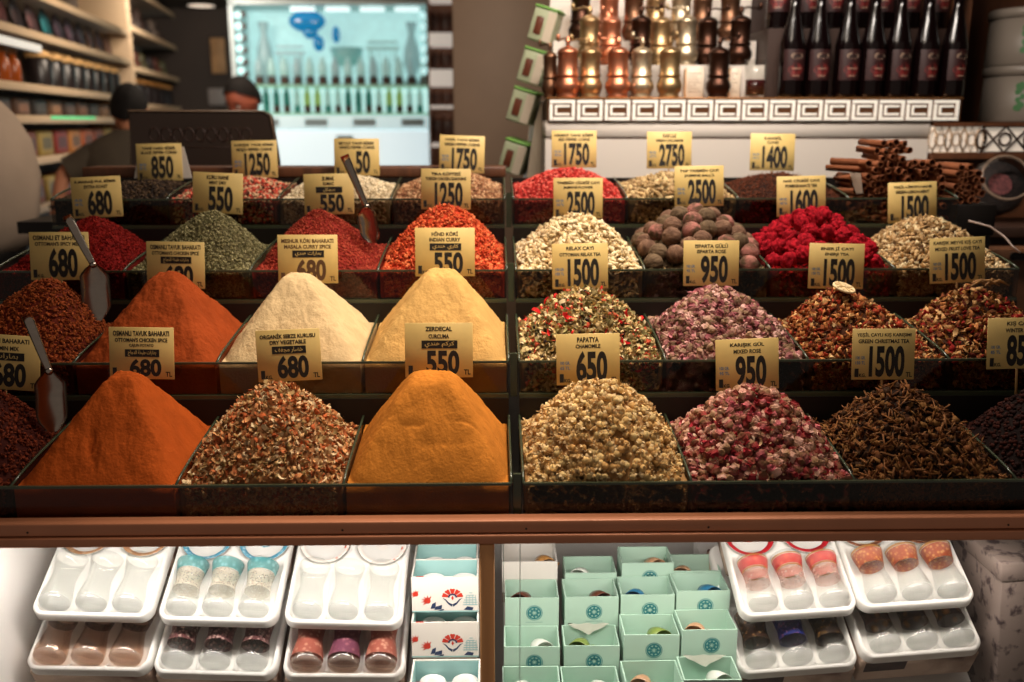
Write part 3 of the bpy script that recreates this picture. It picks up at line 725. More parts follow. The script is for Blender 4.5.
P(-.1054, 1.012, 1.3744, '1750', 'YEŞİL TANE BİBER', 'GREEN PEPPER CORNS', yc + '1750 at the foot of the grey brown pillar', small='175 TL', s=1.02, roll=-2)
P(.1637, 1.012, 1.386, '1750', 'KIRMIZI TANE BİBER', 'RED PEPPER CORNS', yc + '1750 above the bright red peppercorns', small='175 TL', s=1.02)
P(.393, 1.012, 1.3835, '2750', 'KAKULE', 'GREEN CARDAMOM', yc + '2750, headed KAKULE, above the cardamom pods', small='275 TL', s=1.02)
P(.6428, 1.012, 1.3786, '1400', 'KARANFİL', 'CLOVES', yc + '1400, headed KARANFİL, above the cloves', small='140 TL', s=1.02, roll=-1)
P(-.8741, .744, 1.2938, '680', 'K.MARAŞ PUL BİBER', 'EXTRA ROAST', yc + '680 extra roast above the bright dark-red ground pepper', small='68 TL', roll=2.5)
P(-.6174, .744, 1.3018, '550', 'KURU NANE', 'MINT DRY', yc + '550, headed KURU NANE, above the grey-green mint', roll=-2.5)
P(-.3817, .744, 1.2994, '550', 'SUMAK', 'SUMAC', yc + '550, headed SUMAK, beside the standing scoop', ar='سماق', roll=1)
P(-.1318, .744, 1.3096, '1250', 'TIKA KÖFTESİ', 'TURKISH CHICKEN SEASONING', yc + '1250 standing in the orange-red crumbly curry', roll=-.5)
P(.1514, .744, 1.2901, '2500', 'YASEMİN ÇİÇEĞİ ÇAYI', 'JASMINE FLOWER', yc + '2500 above the cream jasmine buds', small='250 TL')
P(.4114, .744, 1.3153, '2500', 'TOP YASEMİN ÇAYI', "JASMINE BALL'S", yc + '2500 standing above the rolled tea balls', small='250 TL', roll=1)
P(.6334, .744, 1.2937, '1600', 'NAR ÇİÇEĞİ ÇAYI', 'POMEGRANATE TEA', yc + '1600 behind the red hibiscus flowers', small='160 TL', roll=1.5)
P(.8762, .744, 1.2804, '1500', 'YEŞİL-LİMON-NANE', 'GREEN-LEMON-MINT', yc + '1500 in front of the cinnamon stick pile', roll=2)
P(-.8427, .474, 1.2048, '680', 'OSMANLI ET BAHARATI', "OTTOMAN'S SPICY MEAT", yc + '680 partly behind the scoop, above the red pepper flakes', s=1.04)
P(-.6282, .474, 1.1872, '680', 'OSMANLI TAVUK BAHARATI', "OTTOMAN'S CHICKEN SPICE", yc + '680 behind the tip of the red-orange pyramid', ar='بهارات طبخة الدجاج', s=1.02, roll=-1)
P(-.3802, .474, 1.1979, '680', 'MESHUR KÖRI BAHARATI', 'MASALA CURRY SPICE', yc + '680 in faded brown behind the tip of the cream pyramid', ar='بهارات هندي', ink=M_brownink, s=1.06)
P(-.1221, .474, 1.2105, '550', 'HİND KÖRİ', 'INDIAN CURRY', yc + '550, headed HİND KÖRİ, behind the ochre pyramid', ar='كاري هندي', s=1.06)
P(.1334, .474, 1.1831, '1500', 'RELAX ÇAYI', 'OTTOMAN RELAX TEA', yc + '1500, headed RELAX ÇAYI, above the herb mix with red petals', small='150 TL', roll=1)
P(.3828, .474, 1.1881, '950', 'ISPARTA GÜLÜ', 'ISPARTA ROSE', yc + '950, headed ISPARTA GÜLÜ, above the dusty pink rosebuds', small='95 TL')
P(.6226, .474, 1.1817, '1500', 'ENER Jİ ÇAYI', 'ENERJI TEA', yc + '1500, headed ENER Jİ, above the reddish fruit tea', small='150 TL', roll=-1)
P(.8543, .474, 1.1926, '1500', 'KARIŞIK MEYVE KIŞ ÇAYI', 'MIXED FRUIT LOVE TEA', yc + '1500 above the leafy fruit tea at the right end', small='150 TL', roll=2.5)
P(-.836, .224, 1.0634, '680', 'ÇEMEN BAHARATI', 'CUMIN MIX', yc + '680 in deep shadow at the far left edge', ar='بهارات', roll=-4, s=1.06)
P(-.6118, .224, 1.0777, '680', 'OSMANLI TAVUK BAHARATI', "OTTOMAN'S CHICKEN SPICE", yc + '680 with CAJUN POTATO line behind the deep orange pyramid', l3='CAJUN POTATO', ar='بهارات طبخة الدجاج', roll=-1)
P(-.3702, .224, 1.0731, '680', 'ORGANİK SEBZE KURUSU', 'DRY VEGETABLE', yc + '680, headed ORGANİK SEBZE KURUSU, above the vegetable shreds', ar='خضار مجفف', roll=2.5)
P(-.1218, .224, 1.0805, '550', 'ZERDEÇAL', 'CURCUMA', yc + '550, headed ZERDEÇAL, above the turmeric pyramid', ar='كركم هندي', s=1.06)
P(.1264, .224, 1.0639, '650', 'PAPATYA', 'CHAMOMILE', yc + '650, headed PAPATYA, above the chamomile', small='65 TL', roll=1)
P(.3937, .224, 1.054, '950', 'KARIŞIK GÜL', 'MIXED ROSE', yc + '950, headed KARIŞIK GÜL, above the mixed rosebuds', small='95 TL', roll=2)
P(.6221, .224, 1.0702, '1500', 'YEŞİL ÇAYLI KIŞ KARIŞIMI', 'GREEN CHRISTMAS TEA', yc + '1500 above the dark bark tea in the front tier', small='150 TL')
P(.8488, .224, 1.0881, '850', 'KIŞ ÇAYI', 'WINTER TEA', yc + '850 in shadow cut off by the right edge', small='85 TL', roll=1)
# ------------------------------------------------------------------ lower showcase: boxed tea glass sets
M_foam = mat('white_moulded_foam', (.90, .89, .87), .6)
M_marble = mat('veined_carton', (.80, .70, .62), .6, col2=(.34, .20, .14), vs=9, lo=.40, hi=.56, mode='noise', stretch=(1, 2, 1))
M_tglass = glass('tea_glass', (.985, .987, .985), .07, .12)
M_brglass = glass('brown_tea_glass', (.955, .92, .895), .10, .08)
def T_mesh():
    n = 64; w, d = .188, .240
    x, y = np.meshgrid(np.linspace(-w / 2, w / 2, n), np.linspace(0, d, n))
    z = np.full_like(x, .022)
    sb = lambda a, h, k: 1 / (1 + np.exp((np.abs(a) - h) / k))
    for cx in (-.057, 0, .057): z -= .0205 * sb(x - cx, .0275, .0008) * sb(y - .058, .049, .0014)
    z -= .009 * sb(x, .083, .0012) * sb(y - .058, .044, .0014) * (z > .015)
    for cx in (-.048, .048): z -= .012 * (1 / (1 + np.exp((np.hypot(x - cx, y - .153) - .0425) / .0015)))
    e = np.minimum(np.minimum(w / 2 - np.abs(x), y), d - y); z -= np.where(e < .004, (.004 - e) ** 2 * 350, 0)
    cr = .02
    V = np.stack([x, y, z], -1).reshape(-1, 3)
    for q in V:      # rounded corners
        ax = abs(q[0]) - (w / 2 - cr); ay = max(cr - q[1], q[1] - (d - cr))
        if ax > 0 and ay > 0:
            L = math.hypot(ax, ay); mx = max(ax, ay); f = mx / L
            q[0] = math.copysign(w / 2 - cr + ax * f, q[0]); q[1] = (cr - ay * f) if q[1] < cr else (d - cr + ay * f)
    I = np.arange(n * n).reshape(n, n); F = [np.stack([I[:-1, :-1], I[:-1, 1:], I[1:, 1:], I[1:, :-1]], -1).reshape(-1, 4)]
    ring = np.concatenate([I[0, :-1], I[:-1, -1], I[-1, :0:-1], I[:0:-1, 0]])
    low = V[ring].copy(); low[:, 2] = 0; nb = len(V); cur = np.arange(nb, nb + len(ring))
    F.append(np.stack([ring, cur, np.roll(cur, -1), np.roll(ring, -1)], -1))
    return np_mesh('moulded_tray', np.concatenate([V, low]), F, None, [M_foam])
TM = T_mesh()
GP = [(.0, .001), (.0225, 0), (.0245, .004), (.0250, .014), (.0215, .032), (.0190, .047), (.0205, .062), (.0262, .088)]
def veil(m, amt=.28):
    amt = .62 if m.name.startswith(('beige_dots', 'pink_haze')) else amt; n = m.name + '_on_glass'
    if n in MATS: return MATS[n]
    c = m.copy(); c.name = n; nt = c.node_tree; b = nt.nodes['Principled BSDF']; tr = nt.nodes.new('ShaderNodeBsdfTransparent'); mx = nt.nodes.new('ShaderNodeMixShader'); mx.inputs[0].default_value = amt
    nt.links.new(b.outputs[0], mx.inputs[1]); nt.links.new(tr.outputs[0], mx.inputs[2]); nt.links.new(mx.outputs[0], nt.nodes['Material Output'].inputs['Surface'])
    MATS[n] = c; return c
def tea_glass(label, group, gm, bands):
    t = thing('tea_glass', label, 'tea glass', group=group)
    prof = GP + [(r - .0014, z) for r, z in reversed(GP[2:])] + [(.0, .006)]
    MB().lathe(prof, 24, cap=False).build('glass_body', gm, t)
    MB().lathe([(0, .0012), (.0215, .0008), (.0236, .004), (.0238, .008), (.0, .0075)], 24, cap=False).build('thick_base', veil(mat('pale_glass_base', (.84, .84, .83), .15), .72), t)
    for z0, z1, m in bands:
        pr = []
        for k in range(7):
            z = z0 + (z1 - z0) * k / 6
            for (ra, za), (rb, zb_) in zip(GP[1:], GP[2:]):
                if za <= z <= zb_: pr.append((ra + (rb - ra) * (z - za) / (zb_ - za) + .0005, z)); break
        MB().lathe(pr, 24, cap=False).build('painted_band', veil(m), t)
    return t
def saucer(label, group, m1, m2):
    t = thing('saucer', label, 'saucer', group=group)
    MB().lathe([(0, .0), (.022, 0), (.034, .004), (.042, .009), (.0415, .0102), (.033, .0055), (.02, .002), (0, .002)], 28, cap=False).build('dish', m1, t)
    MB().lathe([(.0335, .0062), (.0416, .0107), (.0420, .0100)], 28, cap=False).build('painted_rim', m2, t)
    MB().lathe([(.0, .0026), (.010, .0024)], 16, cap=False).build('painted_centre', m2, t)
    return t
bt = lambda n, a, b=None, vs=120, **k: mat(n, a, k.pop('rough', .35), col2=b, vs=vs, mode='voronoi', lo=.1, hi=.5, **k)
B_teal = bt('teal_band', (.24, .52, .52), (.44, .68, .70)); B_dots = bt('beige_dots', (.86, .82, .74), (.72, .58, .46), 300)
B_red = bt('red_band', (.72, .10, .07), (.82, .30, .18), 90); B_haze = bt('pink_haze', (.84, .62, .56), (.88, .78, .74), 160); B_gold = mat('gold_line', (.80, .58, .30), .3, metal=.6)
B_org = bt('orange_gold_motif', (.62, .26, .12), (.86, .62, .36), 160); B_cop = bt('copper_pink', (.66, .36, .30), (.84, .62, .52), 140); B_plum = bt('plum_band', (.48, .26, .34), (.66, .42, .46), 140)
B_dkb = bt('dark_brown_motif', (.20, .12, .08), (.58, .42, .26), 150); B_blue = bt('blue_motif', (.12, .16, .42), (.52, .30, .34), 150); B_blk = bt('black_gold_motif', (.10, .07, .05), (.50, .36, .18), 120)
B_amb = bt('dark_amber', (.20, .10, .06), (.74, .52, .24), 60); B_rose = bt('rose_motif', (.40, .24, .24), (.78, .66, .62), 170); B_brn = bt('brown_script', (.36, .26, .2), (.70, .60, .52), 200)
M_clear = mat('white_porcelain', (.90, .89, .87), .25)
M_tan = bt('tan_rim', (.66, .48, .34), (.80, .66, .52), 120); M_bluer = bt('blue_rim', (.30, .56, .66), (.72, .82, .84), 160); M_popp = mat('poppy_dots', (.90, .87, .84), .35, col2=(.84, .36, .20), vs=70, mode='voronoi', lo=.16, hi=.30); M_redr = mat('red_rim', (.70, .10, .14), .35); M_brr = bt('brown_rim', (.46, .24, .15), (.72, .5, .34), 120)
TR = [  # x, y, z, roll deg, name, glass material, bands of the three glasses, saucer rim
    (-0.6689, 0.06, 0.6957, 2.2, 'clear set, upper tray at the far left', M_tglass, [[]] * 3, M_tan),
    (-0.4713, 0.06, 0.6848, 2.2, 'turquoise-banded set, upper tray', M_tglass, [[(.068, .086, B_teal), (.036, .0675, B_dots)]] * 3, M_bluer),
    (-0.2727, 0.06, 0.6775, 2.2, 'clear set with orange-dotted saucers, upper tray', M_tglass, [[]] * 3, M_popp),
    (0.4573, 0.06, 0.688, -3.5, 'red-banded set, upper tray', M_tglass, [[(.064, .080, B_red), (.0805, .083, B_gold), (.061, .0635, B_gold), (.040, .0605, B_haze)]] * 3, M_redr),
    (0.6474, 0.06, 0.7017, -3.5, 'orange and gold patterned set, upper tray', M_tglass, [[(.056, .080, B_org), (.0805, .084, B_gold)]] * 3, M_brr),
    (-0.6782, 0.048, 0.6078, 1.8, 'brown-tinted set, lower tray', M_brglass, [[(.06, .074, B_brn)]] * 3, M_tan),
    (-0.4787, 0.048, 0.5975, 2.5, 'rose-motif set, lower tray', M_tglass, [[(.032, .076, B_rose)]] * 3, M_tan),
    (-0.2736, 0.048, 0.5905, 1, 'copper-pink set, lower tray', M_brglass, [[(.012, .082, B_cop)], [(.012, .082, B_plum)], [(.012, .082, B_cop)]], M_tan),
    (0.4583, 0.048, 0.5941, -4.3, 'brown, blue and black set, lower tray', M_tglass, [[(.034, .082, B_dkb)], [(.034, .082, B_blue)], [(.030, .084, B_blk)]], M_tan),
    (0.6581, 0.048, 0.6203, -4.3, 'dark amber-topped set, lower tray', M_tglass, [[(.036, .084, B_amb)]] * 3, M_tan)]
TILT = rad(30)
for i, (x, y, z, ro, nm, gm, bands, rim) in enumerate(TR):
    M = Matrix.Translation((x, y, z)) @ Euler((TILT, rad(ro), 0)).to_matrix().to_4x4() @ Matrix.Translation((0, 0, -.022)) @ Matrix.Scale(1.0 if i < 5 else 1.04, 4)
    t = thing('glass_set_tray', 'white tray of the ' + nm, 'tray', group='white trays of tea glasses'); t.matrix_world = M
    link('moulded_tray', TM, t)
    cb = MB().rbox(-.0925, .0925, .105 if i < 5 else .003, .245, -.030 if i < 5 else -.06, .0, .003, 1).build('carton', M_marble, t)
    if i >= 8:
        MB().box(-.085, -.02, .0022, .004, -.030, -.004).build('printed_photo', mat('dark_print', (.22, .12, .09), .6, var=.5, vs=60), cb)
    gl = None
    for k, gx in enumerate((-.057, 0, .057)):
        lb = ('left', 'middle', 'right')[k] + ' tea glass of the ' + nm
        g = tea_glass(lb, 'tea glasses lying in trays', gm, bands[k])
        g.matrix_world = M @ Matrix.Translation((gx, .011, .0282)) @ Matrix.Rotation(-PI / 2, 4, 'X') @ Matrix.Rotation(k * 1.3, 4, 'Z')
    if i < 5:
        for k, gx in enumerate((-.048, .048)):
            s_ = saucer(('left', 'right')[k] + ' saucer of the ' + nm, 'saucers in trays', M_clear, rim)
            s_.matrix_world = M @ Matrix.Translation((gx, .153, .0105))
# ---- stepped stands
rk = thing('stepped_rack', 'pale stepped rack that the boxes and glass trays of the lower showcase rest on', 'rack')
for xa, xb in ((-.788, -.172), (.362, .78)):
    MB().prism([(.085, .091), (.085, .50), (.30, .615), (.42, .66), (.42, .091)], xa, xb, M=Matrix(((0, 1, 0, 0), (1, 0, 0, 0), (0, 0, 1, 0), (0, 0, 0, 1)))).build('sloped_stand', M_inner, rk)
# ---- mint boxes
M_mint = mat('mint_card', (.68, .80, .73), .6, var=.03, vs=20); M_minti = mat('mint_lining', (.70, .83, .77), .7); M_teal = mat('teal_print', (.10, .47, .49), .6); M_grey = mat('grey_print', (.50, .62, .58), .7)
def open_box(mb, w, d, h, t, m=0, mi=1):
    mb.box(-w / 2, w / 2, 0, d, 0, t, mi)
    mb.box(-w / 2, w / 2, 0, t, t, h, m); mb.box(-w / 2, w / 2, d - t, d, t, h, m); mb.box(-w / 2, -w / 2 + t, t, d - t, t, h, m); mb.box(w / 2 - t, w / 2, t, d - t, t, h, m)
    return mb
def mint_proto():
    t = thing('gift_box', 'x', 'box', group='open mint gift boxes')
    w, d, h = .0895, .066, .068
    open_box(MB(), w, d, h, .0022).build('box_body', [M_mint, M_minti], t)
    MB().box(-w / 2 + .003, w / 2 - .003, .003, d - .003, .018, .024).build('insert', M_minti, t)
    mb = MB(); c = Matrix.Translation((.004, -.0003, h * .60)) @ Matrix.Rotation(PI / 2, 4, 'X')
    for ra, rb in ((.0126, .0136), (.0090, .0116), (.0044, .0062)):
        mb.lathe([(ra, 0), (rb, 0)], 28, M=c, cap=False, smooth=False)
    for k in range(8):
        a = k * PI / 4; mb.add([(x * math.cos(a) - y * math.sin(a), x * math.sin(a) + y * math.cos(a), 0) for x, y in ((.0016, 0), (.0062, -.0022), (.0108, 0), (.0062, .0022))], [(0, 1, 2, 3)], M=c)
    mb.build('emblem', M_teal, t)
    mb = MB()
    for k in range(9): mb.box(-.010 + .0032 * k, -.0078 + .0032 * k, -.0003, 0, h * .60 - .0175, h * .60 - .0162)
    for k in range(5): mb.box(-.039 + .003 * k, -.037 + .003 * k, -.0003, 0, .008, .0095)
    mb.build('small_print', M_grey, t)
    return t
CUPC = [mat('cup_' + n, c, .35) for n, c in (('brown', (.36, .20, .14)), ('pale', (.84, .86, .82)), ('blue', (.16, .42, .56)), ('green', (.48, .56, .26)), ('tan', (.74, .58, .44)))]
def cup_proto(m, nm):
    t = thing('espresso_cup', 'x', 'cup', group='small cups inside the mint boxes')
    MB().lathe([(0, 0), (.012, 0), (.0165, .012), (.019, .032), (.0178, .032), (.0152, .013), (.0, .004)], 20, cap=False).build('cup_body', m, t)
    pts = [(.0175 + .009 * math.sin(PI * k / 6), 0, .010 + .016 * k / 6) for k in range(7)]
    MB().tube(pts, .0014, 6).build('handle', m, t)
    return t
mp = mint_proto(); first = True
cups = [cup_proto(m, '') for m in CUPC]; cfirst = [True] * 5
GRID = {0: (.20, [None, (.1359, .6883), (.2343, .7062), (.3180, .6902)]), 1: (.13, [(.0309, .6794), (.1306, .6802), (.2239, .6829), (.3165, .6892)]),
        2: (.062, [(.0284, .6299), (.1247, .6305), (.2206, .6490), (.3135, .6568)]), 3: (-.008, [(.0258, .5984), (.1182, .5972), (.2152, .6064), (.3046, .6121)])}
RN = ['top row', 'second row', 'third row', 'bottom row']; CN = ['first', 'second', 'third', 'fourth']
CO = ['brown', 'pale', 'blue', 'green', 'tan']
CUPI = {(1, 0): 0, (1, 1): 0, (1, 2): 2, (1, 3): 2, (2, 0): 1, (2, 1): 3, (2, 2): 3, (2, 3): 4, (3, 0): 1, (3, 1): 1, (3, 2): 4, (3, 3): 1, (0, 1): 1, (0, 2): 4, (0, 3): 4}
rkb = MB()
for r, (y, cs) in GRID.items():
    for c, q in enumerate(cs):
        if q is None: continue
        x, z = q; lb = 'open mint gift box in the %s, %s from the brass post' % (RN[r], CN[c])
        if first: mp.location = (x, y, z - .068); mp['label'] = lb; first = False
        else: dup(mp, (x, y, z - .068), (0, 0, R.uniform(-.015, .015)), lb)
        rkb.box(x - .044, x + .044, y + .002, y + .064, .091, z - .069)
        k = CUPI[(r, c)]; o = cups[k]; side = -1 if (r + c) % 2 else 1
        cl = '%s cup lying in the mint box of the %s, %s from the brass post' % (CO[k], RN[r], CN[c])
        lc = (x + side * .010, y + .046, z - .068 + .043); rt = (rad(82), rad(20 * side), side * .3)
        if cfirst[k]: o.location = lc; o.rotation_euler = rt; o['label'] = cl; cfirst[k] = False
        else: dup(o, lc, rt, cl)
rkb.build('box_steps', M_inner, rk)
# white box with gold letter print behind the first column
wb = thing('open_carton', 'white open carton with a gold patterned cup, top row beside the brass post', 'box', (.030, .205, .650))
open_box(MB(), .096, .10, .058, .003).build('box_body', [M_white, M_white], wb)
MB().box(-.048, .048, .002, .004, -.02, 0).build('front_flap', mat('kraft_card', (.52, .42, .36), .7), wb)
gc = cup_proto(bt('gold_print', (.72, .52, .28), (.44, .28, .16), 200), ''); gc['label'] = 'gold patterned cup lying in the white open carton'; gc.location = (.052, .245, .690); gc.rotation_euler = (rad(90), 0, .3); gc['group'] = 'cups in cartons'
rkb2 = MB().box(-.015, .075, .21, .30, .091, .649); rkb2.build('box_steps', M_inner, rk)
# tissue paper peeking from two mint boxes
def tissue(x, y, z, label):
    mb = MB(); vs = []; fs = []; rs = random.Random(int(x * 1e4))
    for i in range(9):
        for j in range(4):
            vs.append((-.034 + .0085 * i, .0015 * math.sin(i * 2.1 + j) - .003 * j * (1 - abs(i - 4) / 4), -.0048 * j * (1 - abs(i - 4) / 4) ** .8 - .0012 * rs.random() + .0015))
    for i in range(8):
        for j in range(3): fs.append((i * 4 + j, i * 4 + j + 1, i * 4 + j + 5, i * 4 + j + 4))
    mb.add(vs, fs, 0, True); mb.add([(a, b + .0006, c) for a, b, c in vs], fs, 0, True)
    tag(mb.build('tissue_paper', mat('thin_tissue', (.66, .68, .62), .8), loc=(x, y, z)), label, 'paper')
tissue(.1247, .124, .634, 'white tissue paper at the back of the third-row mint box, second from the brass post')
tissue(.3046, .054, .616, 'white tissue paper at the back of the bottom-row mint box, fourth from the brass post')
# ---- flowered boxes left of the post
M_ivory = mat('ivory_card', (.90, .87, .83), .55); M_cnav = mat('navy_print', (.13, .20, .34), .6); M_cred = mat('red_print', (.78, .20, .12), .6); M_pale = mat('pale_teal_print', (.62, .74, .74), .6); M_lin = mat('aqua_lining', (.60, .76, .75), .7)
def flower_proto():
    t = thing('flowered_box', 'x', 'box', group='flowered boxes left of the brass post')
    w, d, h = .108, .066, .062
    open_box(MB(), w, d, h, .0025).build('box_body', [M_ivory, M_lin], t)
    open_box(MB(), w - .0056, d - .0056, h - .004, .0006).build('lining', [M_lin, M_lin], t, loc=(0, .0028, .0027))
    F = -.0004
    red = MB(); nav = MB(); pl = MB(); cx, cz = .012, .026
    for k in range(5):
        a = rad(18 + 36 * k); r0, r1 = .0075, .0165; da = rad(15)
        red.add([(cx + r0 * math.cos(a - da), F, cz + r0 * math.sin(a - da) * .9)] + [(cx + (r1 + .0012 * (q % 2)) * math.cos(a - da + 2 * da * q / 4), F, cz + (r1 + .0012 * (q % 2)) * math.sin(a - da + 2 * da * q / 4) * .9) for q in range(5)] + [(cx + r0 * math.cos(a + da), F, cz + r0 * math.sin(a + da) * .9)], [tuple(range(7))])
    for k in range(7):
        a = rad(12 + 26 * k); nav.add([(cx + .0062 * math.cos(a) + u * .0014, F, cz + .0062 * math.sin(a) * .9 + v * .0014) for u, v in ((-1, -1), (1, -1), (1, 1), (-1, 1))], [(0, 1, 2, 3)])
    red.add([(cx + u * .0022, F, cz - .001 + v * .0042) for u, v in ((0, -1), (1, 0), (0, 1), (-1, 0))], [(0, 1, 2, 3)])
    for s in (-1, 1):
        pts = [(0, -.012), (.006, -.009), (.011, -.003), (.0165, -.001), (.012, -.005), (.007, -.012), (.001, -.0165)]
        nav.add([(cx + s * x, F, cz + z) for x, z in pts], [tuple(range(7)) if s > 0 else tuple(range(6, -1, -1))])
    for ox, oz, s in ((-.028, .020, 1.), (-.047, .032, .8)):
        for k in range(6):
            a = rad(60 + 33 * k); red.add([(ox + s * .004 * math.cos(a + .5), F, oz + s * .004 * math.sin(a + .5)), (ox + s * .012 * math.cos(a), F, oz + s * .0105 * math.sin(a)), (ox + s * .004 * math.cos(a - .5), F, oz + s * .004 * math.sin(a - .5))], [(0, 1, 2)])
        red.add([(ox + s * .0048 * math.cos(k * PI / 4), F, oz + s * .0048 * math.sin(k * PI / 4)) for k in range(8)], [tuple(range(8))])
    for (a, b, c, d_) in ((-.024, .006, -.016, .018), (-.018, .004, -.006, .013), (-.014, .002, -.003, .006)):
        nav.add([(a, F, b), (c, F, b + .001), (c + .001, F, d_), (a + .003, F, d_ - .003)], [(0, 1, 2, 3)])
    for k in range(6):
        z0 = .012 + .0042 * k; hw = .013 - .0004 * k * k; pl.box(.042 - hw, .042 + hw * .8, F, F + .0002, z0, z0 + .0018)
    for k in range(4): pl.box(.034 + .005 * k, .0352 + .005 * k, F, F + .0002, .012, .030)
    nav.add([(.030, F, .004), (.044, F, .003), (.046, F, .008), (.036, F, .010)], [(0, 1, 2, 3)])
    red.box(-.046, -.034, .0004, .0022, h, h + .0004)
    red.build('red_flower_print', M_cred, t); nav.build('navy_leaf_print', M_cnav, t); pl.build('pale_dome_print', M_pale, t)
    return t
fp = flower_proto(); first = True
def wcup():
    t = thing('coffee_cup', 'x', 'cup', group='white patterned cups in the flowered boxes')
    MB().lathe([(0, 0), (.014, 0), (.018, .012), (.0205, .034), (.0192, .034), (.016, .013), (0, .004)], 22, cap=False).build('cup_body', M_clear, t)
    MB().lathe([(.0196, .020), (.0209, .033)], 22, cap=False).build('painted_band', bt('cup_motif', (.84, .80, .76), (.74, .42, .32), 90), t)
    return t
wc = wcup(); wf = True
rkb3 = MB()
for r, (x, y, z) in enumerate([(-.1135, .17, .7297), (-.1115, .10, .7340), (-.1110, .074, .6680), (-.1085, .003, .6055)]):
    lb = 'white flowered box beside the brass post, ' + ['hindmost, half hidden by the counter edge', 'upper one showing the whole carnation', 'lower one showing the whole carnation', 'lowest, cut off at the bottom'][r]
    if first: fp.location = (x, y, z - .062); fp['label'] = lb; first = False
    else: dup(fp, (x, y, z - .062), None, lb)
    rkb3.box(x - .05, x + .05, y + (.03 if r == 1 else .002), y + .064, .091, z - .063 if r != 1 else .605)
    for k, cx in enumerate((-.022, .030)):
        cl = ('left', 'right')[k] + ' white patterned cup in the flowered box, ' + ['hindmost', 'second from the back', 'third from the back', 'foremost'][r]
        lc = (x + cx, y + .041, z - .062 + .0045)
        if wf: wc.location = lc; wc.rotation_euler = (0, 0, .2); wc['label'] = cl; wf = False
        else: dup(wc, lc, (0, 0, R.uniform(-.3, .3)), cl)
rkb3.build('box_steps', M_inner, rk)
# ---- patterned cartons on the right
M_flor = mat('grey_floral_paper', (.48, .42, .39), .7, col2=(.22, .16, .16), vs=45, lo=.36, hi=.47)
for (x, y, z, w, d, h, ry, lb) in ((.835, .05, .506, .10, .30, .27, -4, 'tall grey patterned carton leaning beside the lower right glass trays'), (.936, .03, .504, .10, .30, .34, -2, 'taller dark patterned carton at the right end of the lower showcase')):
    t = thing('patterned_carton', lb, 'carton', (x, y, z), (0, rad(ry), 0))
    MB().rbox(-w / 2, w / 2, 0, d, 0, h, .002, 1).build('carton_body', M_flor, t)
    lid = MB().rbox(-w / 2 - .002, w / 2 + .002, -.002, d + .002, h - .03, h + .002, .002, 1); lid.build('lid', M_flor, t)
MB().box(.785, 1.018, .02, .40, .091, .498).build('carton_shelf', M_inner, rk)
# ------------------------------------------------------------------ the shop behind
M_wall = mat('dark_brown_wall', (.20, .15, .12), .7, var=.1, vs=3)
M_pil = mat('grey_brown_pillar_paint', (.47, .38, .31), .6, var=.06, vs=5)
M_floor = mat('dark_floor', (.22, .18, .15), .5, var=.15, vs=4)
CZ = 2.33
def struct(name, mb, m): return tag(mb.build(name, m), kind='structure')
struct('floor', MB().box(-3.4, 2.0, -.6, 6.9, -.05, 0), M_floor)
struct('ceiling', MB().box(-3.4, 2.0, -.4, 6.9, CZ, CZ + .05), M_wall)
struct('wall_back', MB().box(-3.4, 2.0, 6.7, 6.8, 0, CZ), M_wall)
struct('wall_left', MB().box(-3.4, -3.3, -.6, 6.8, 0, CZ), M_wall)
struct('wall_right', MB().box(1.92, 2.0, -.6, 6.8, 0, CZ), M_wall)
struct('wall_pillar', MB().rbox(-.206, .226, 3.0, 3.45, 0, CZ, .006), M_pil)
t = thing('ceiling_downlight', 'small oval recessed downlight in the dark ceiling at the back left', 'lamp', (-2.27, 6.43, CZ))
MB().lathe([(.10, -.012), (.115, -.010), (.12, 0), (.09, 0)], 24).build('trim_ring', M_dark, t)
MB().lathe([(.0, -.0125), (.10, -.0125)], 24, cap=False).build('lamp_face', mat('lamp_glow', (.9, .85, .8), .4, emit=(1, .9, .8), es=1.1), t)
for (x, z, w, h, m, n, lb) in ((-2.236, 1.966, .115, .275, mat('tan_picture', (.62, .46, .30), .6, var=.25, vs=7), 'framed_picture', 'tan framed picture on the dark back wall left of the glowing cabinet'), (-2.257, 1.647, .16, .13, mat('grey_notice', (.52, .48, .46), .6), 'paper_notice', 'pale grey paper notice under the tan picture on the back wall')):
    t = thing(n, lb, 'picture' if n == 'framed_picture' else 'notice', (x, 6.69, z))
    MB().rbox(-w / 2, w / 2, -.012, .01, -h / 2, h / 2, .002).build('sheet', m, t)
    if n == 'framed_picture': MB().box(-w / 2 - .012, w / 2 + .012, -.008, .01, -h / 2 - .012, h / 2 + .012).build('frame', M_dark, t)

# ---- lit cabinet at the back
FX0, FX1, FY = -1.85, -.46, 5.6
fc = thing('glass_cabinet', 'tall glowing turquoise glass cabinet at the back of the shop', 'cabinet')
M_fr = mat('cabinet_frame_white', (.82, .86, .86), .4)
M_glow = mat('turquoise_backlight', (.5, .66, .66), .5, emit=(.72, .89, .88), es=.78, col2=(.40, .56, .56), vs=14)
M_gloww = mat('white_backlight', (.7, .8, .8), .5, emit=(.80, .93, .93), es=.85)
mb = MB(); mb.box(FX0, FX0 + .03, FY, FY + .45, 0, 2.25); mb.box(FX1 - .03, FX1, FY, FY + .45, 0, 2.25); mb.box(FX0, FX1, FY, FY + .45, 2.235, 2.27)
mb.build('side_frame', [M_fr], fc)
MB().box(FX0 + .03, FX1 - .03, FY + .43, FY + .45, 1.72, 2.235).build('backlit_panel', M_glow, fc)
MB().box(FX0 + .03, FX1 - .03, FY + .43, FY + .45, 1.40, 1.72).build('backlit_panel', M_gloww, fc)
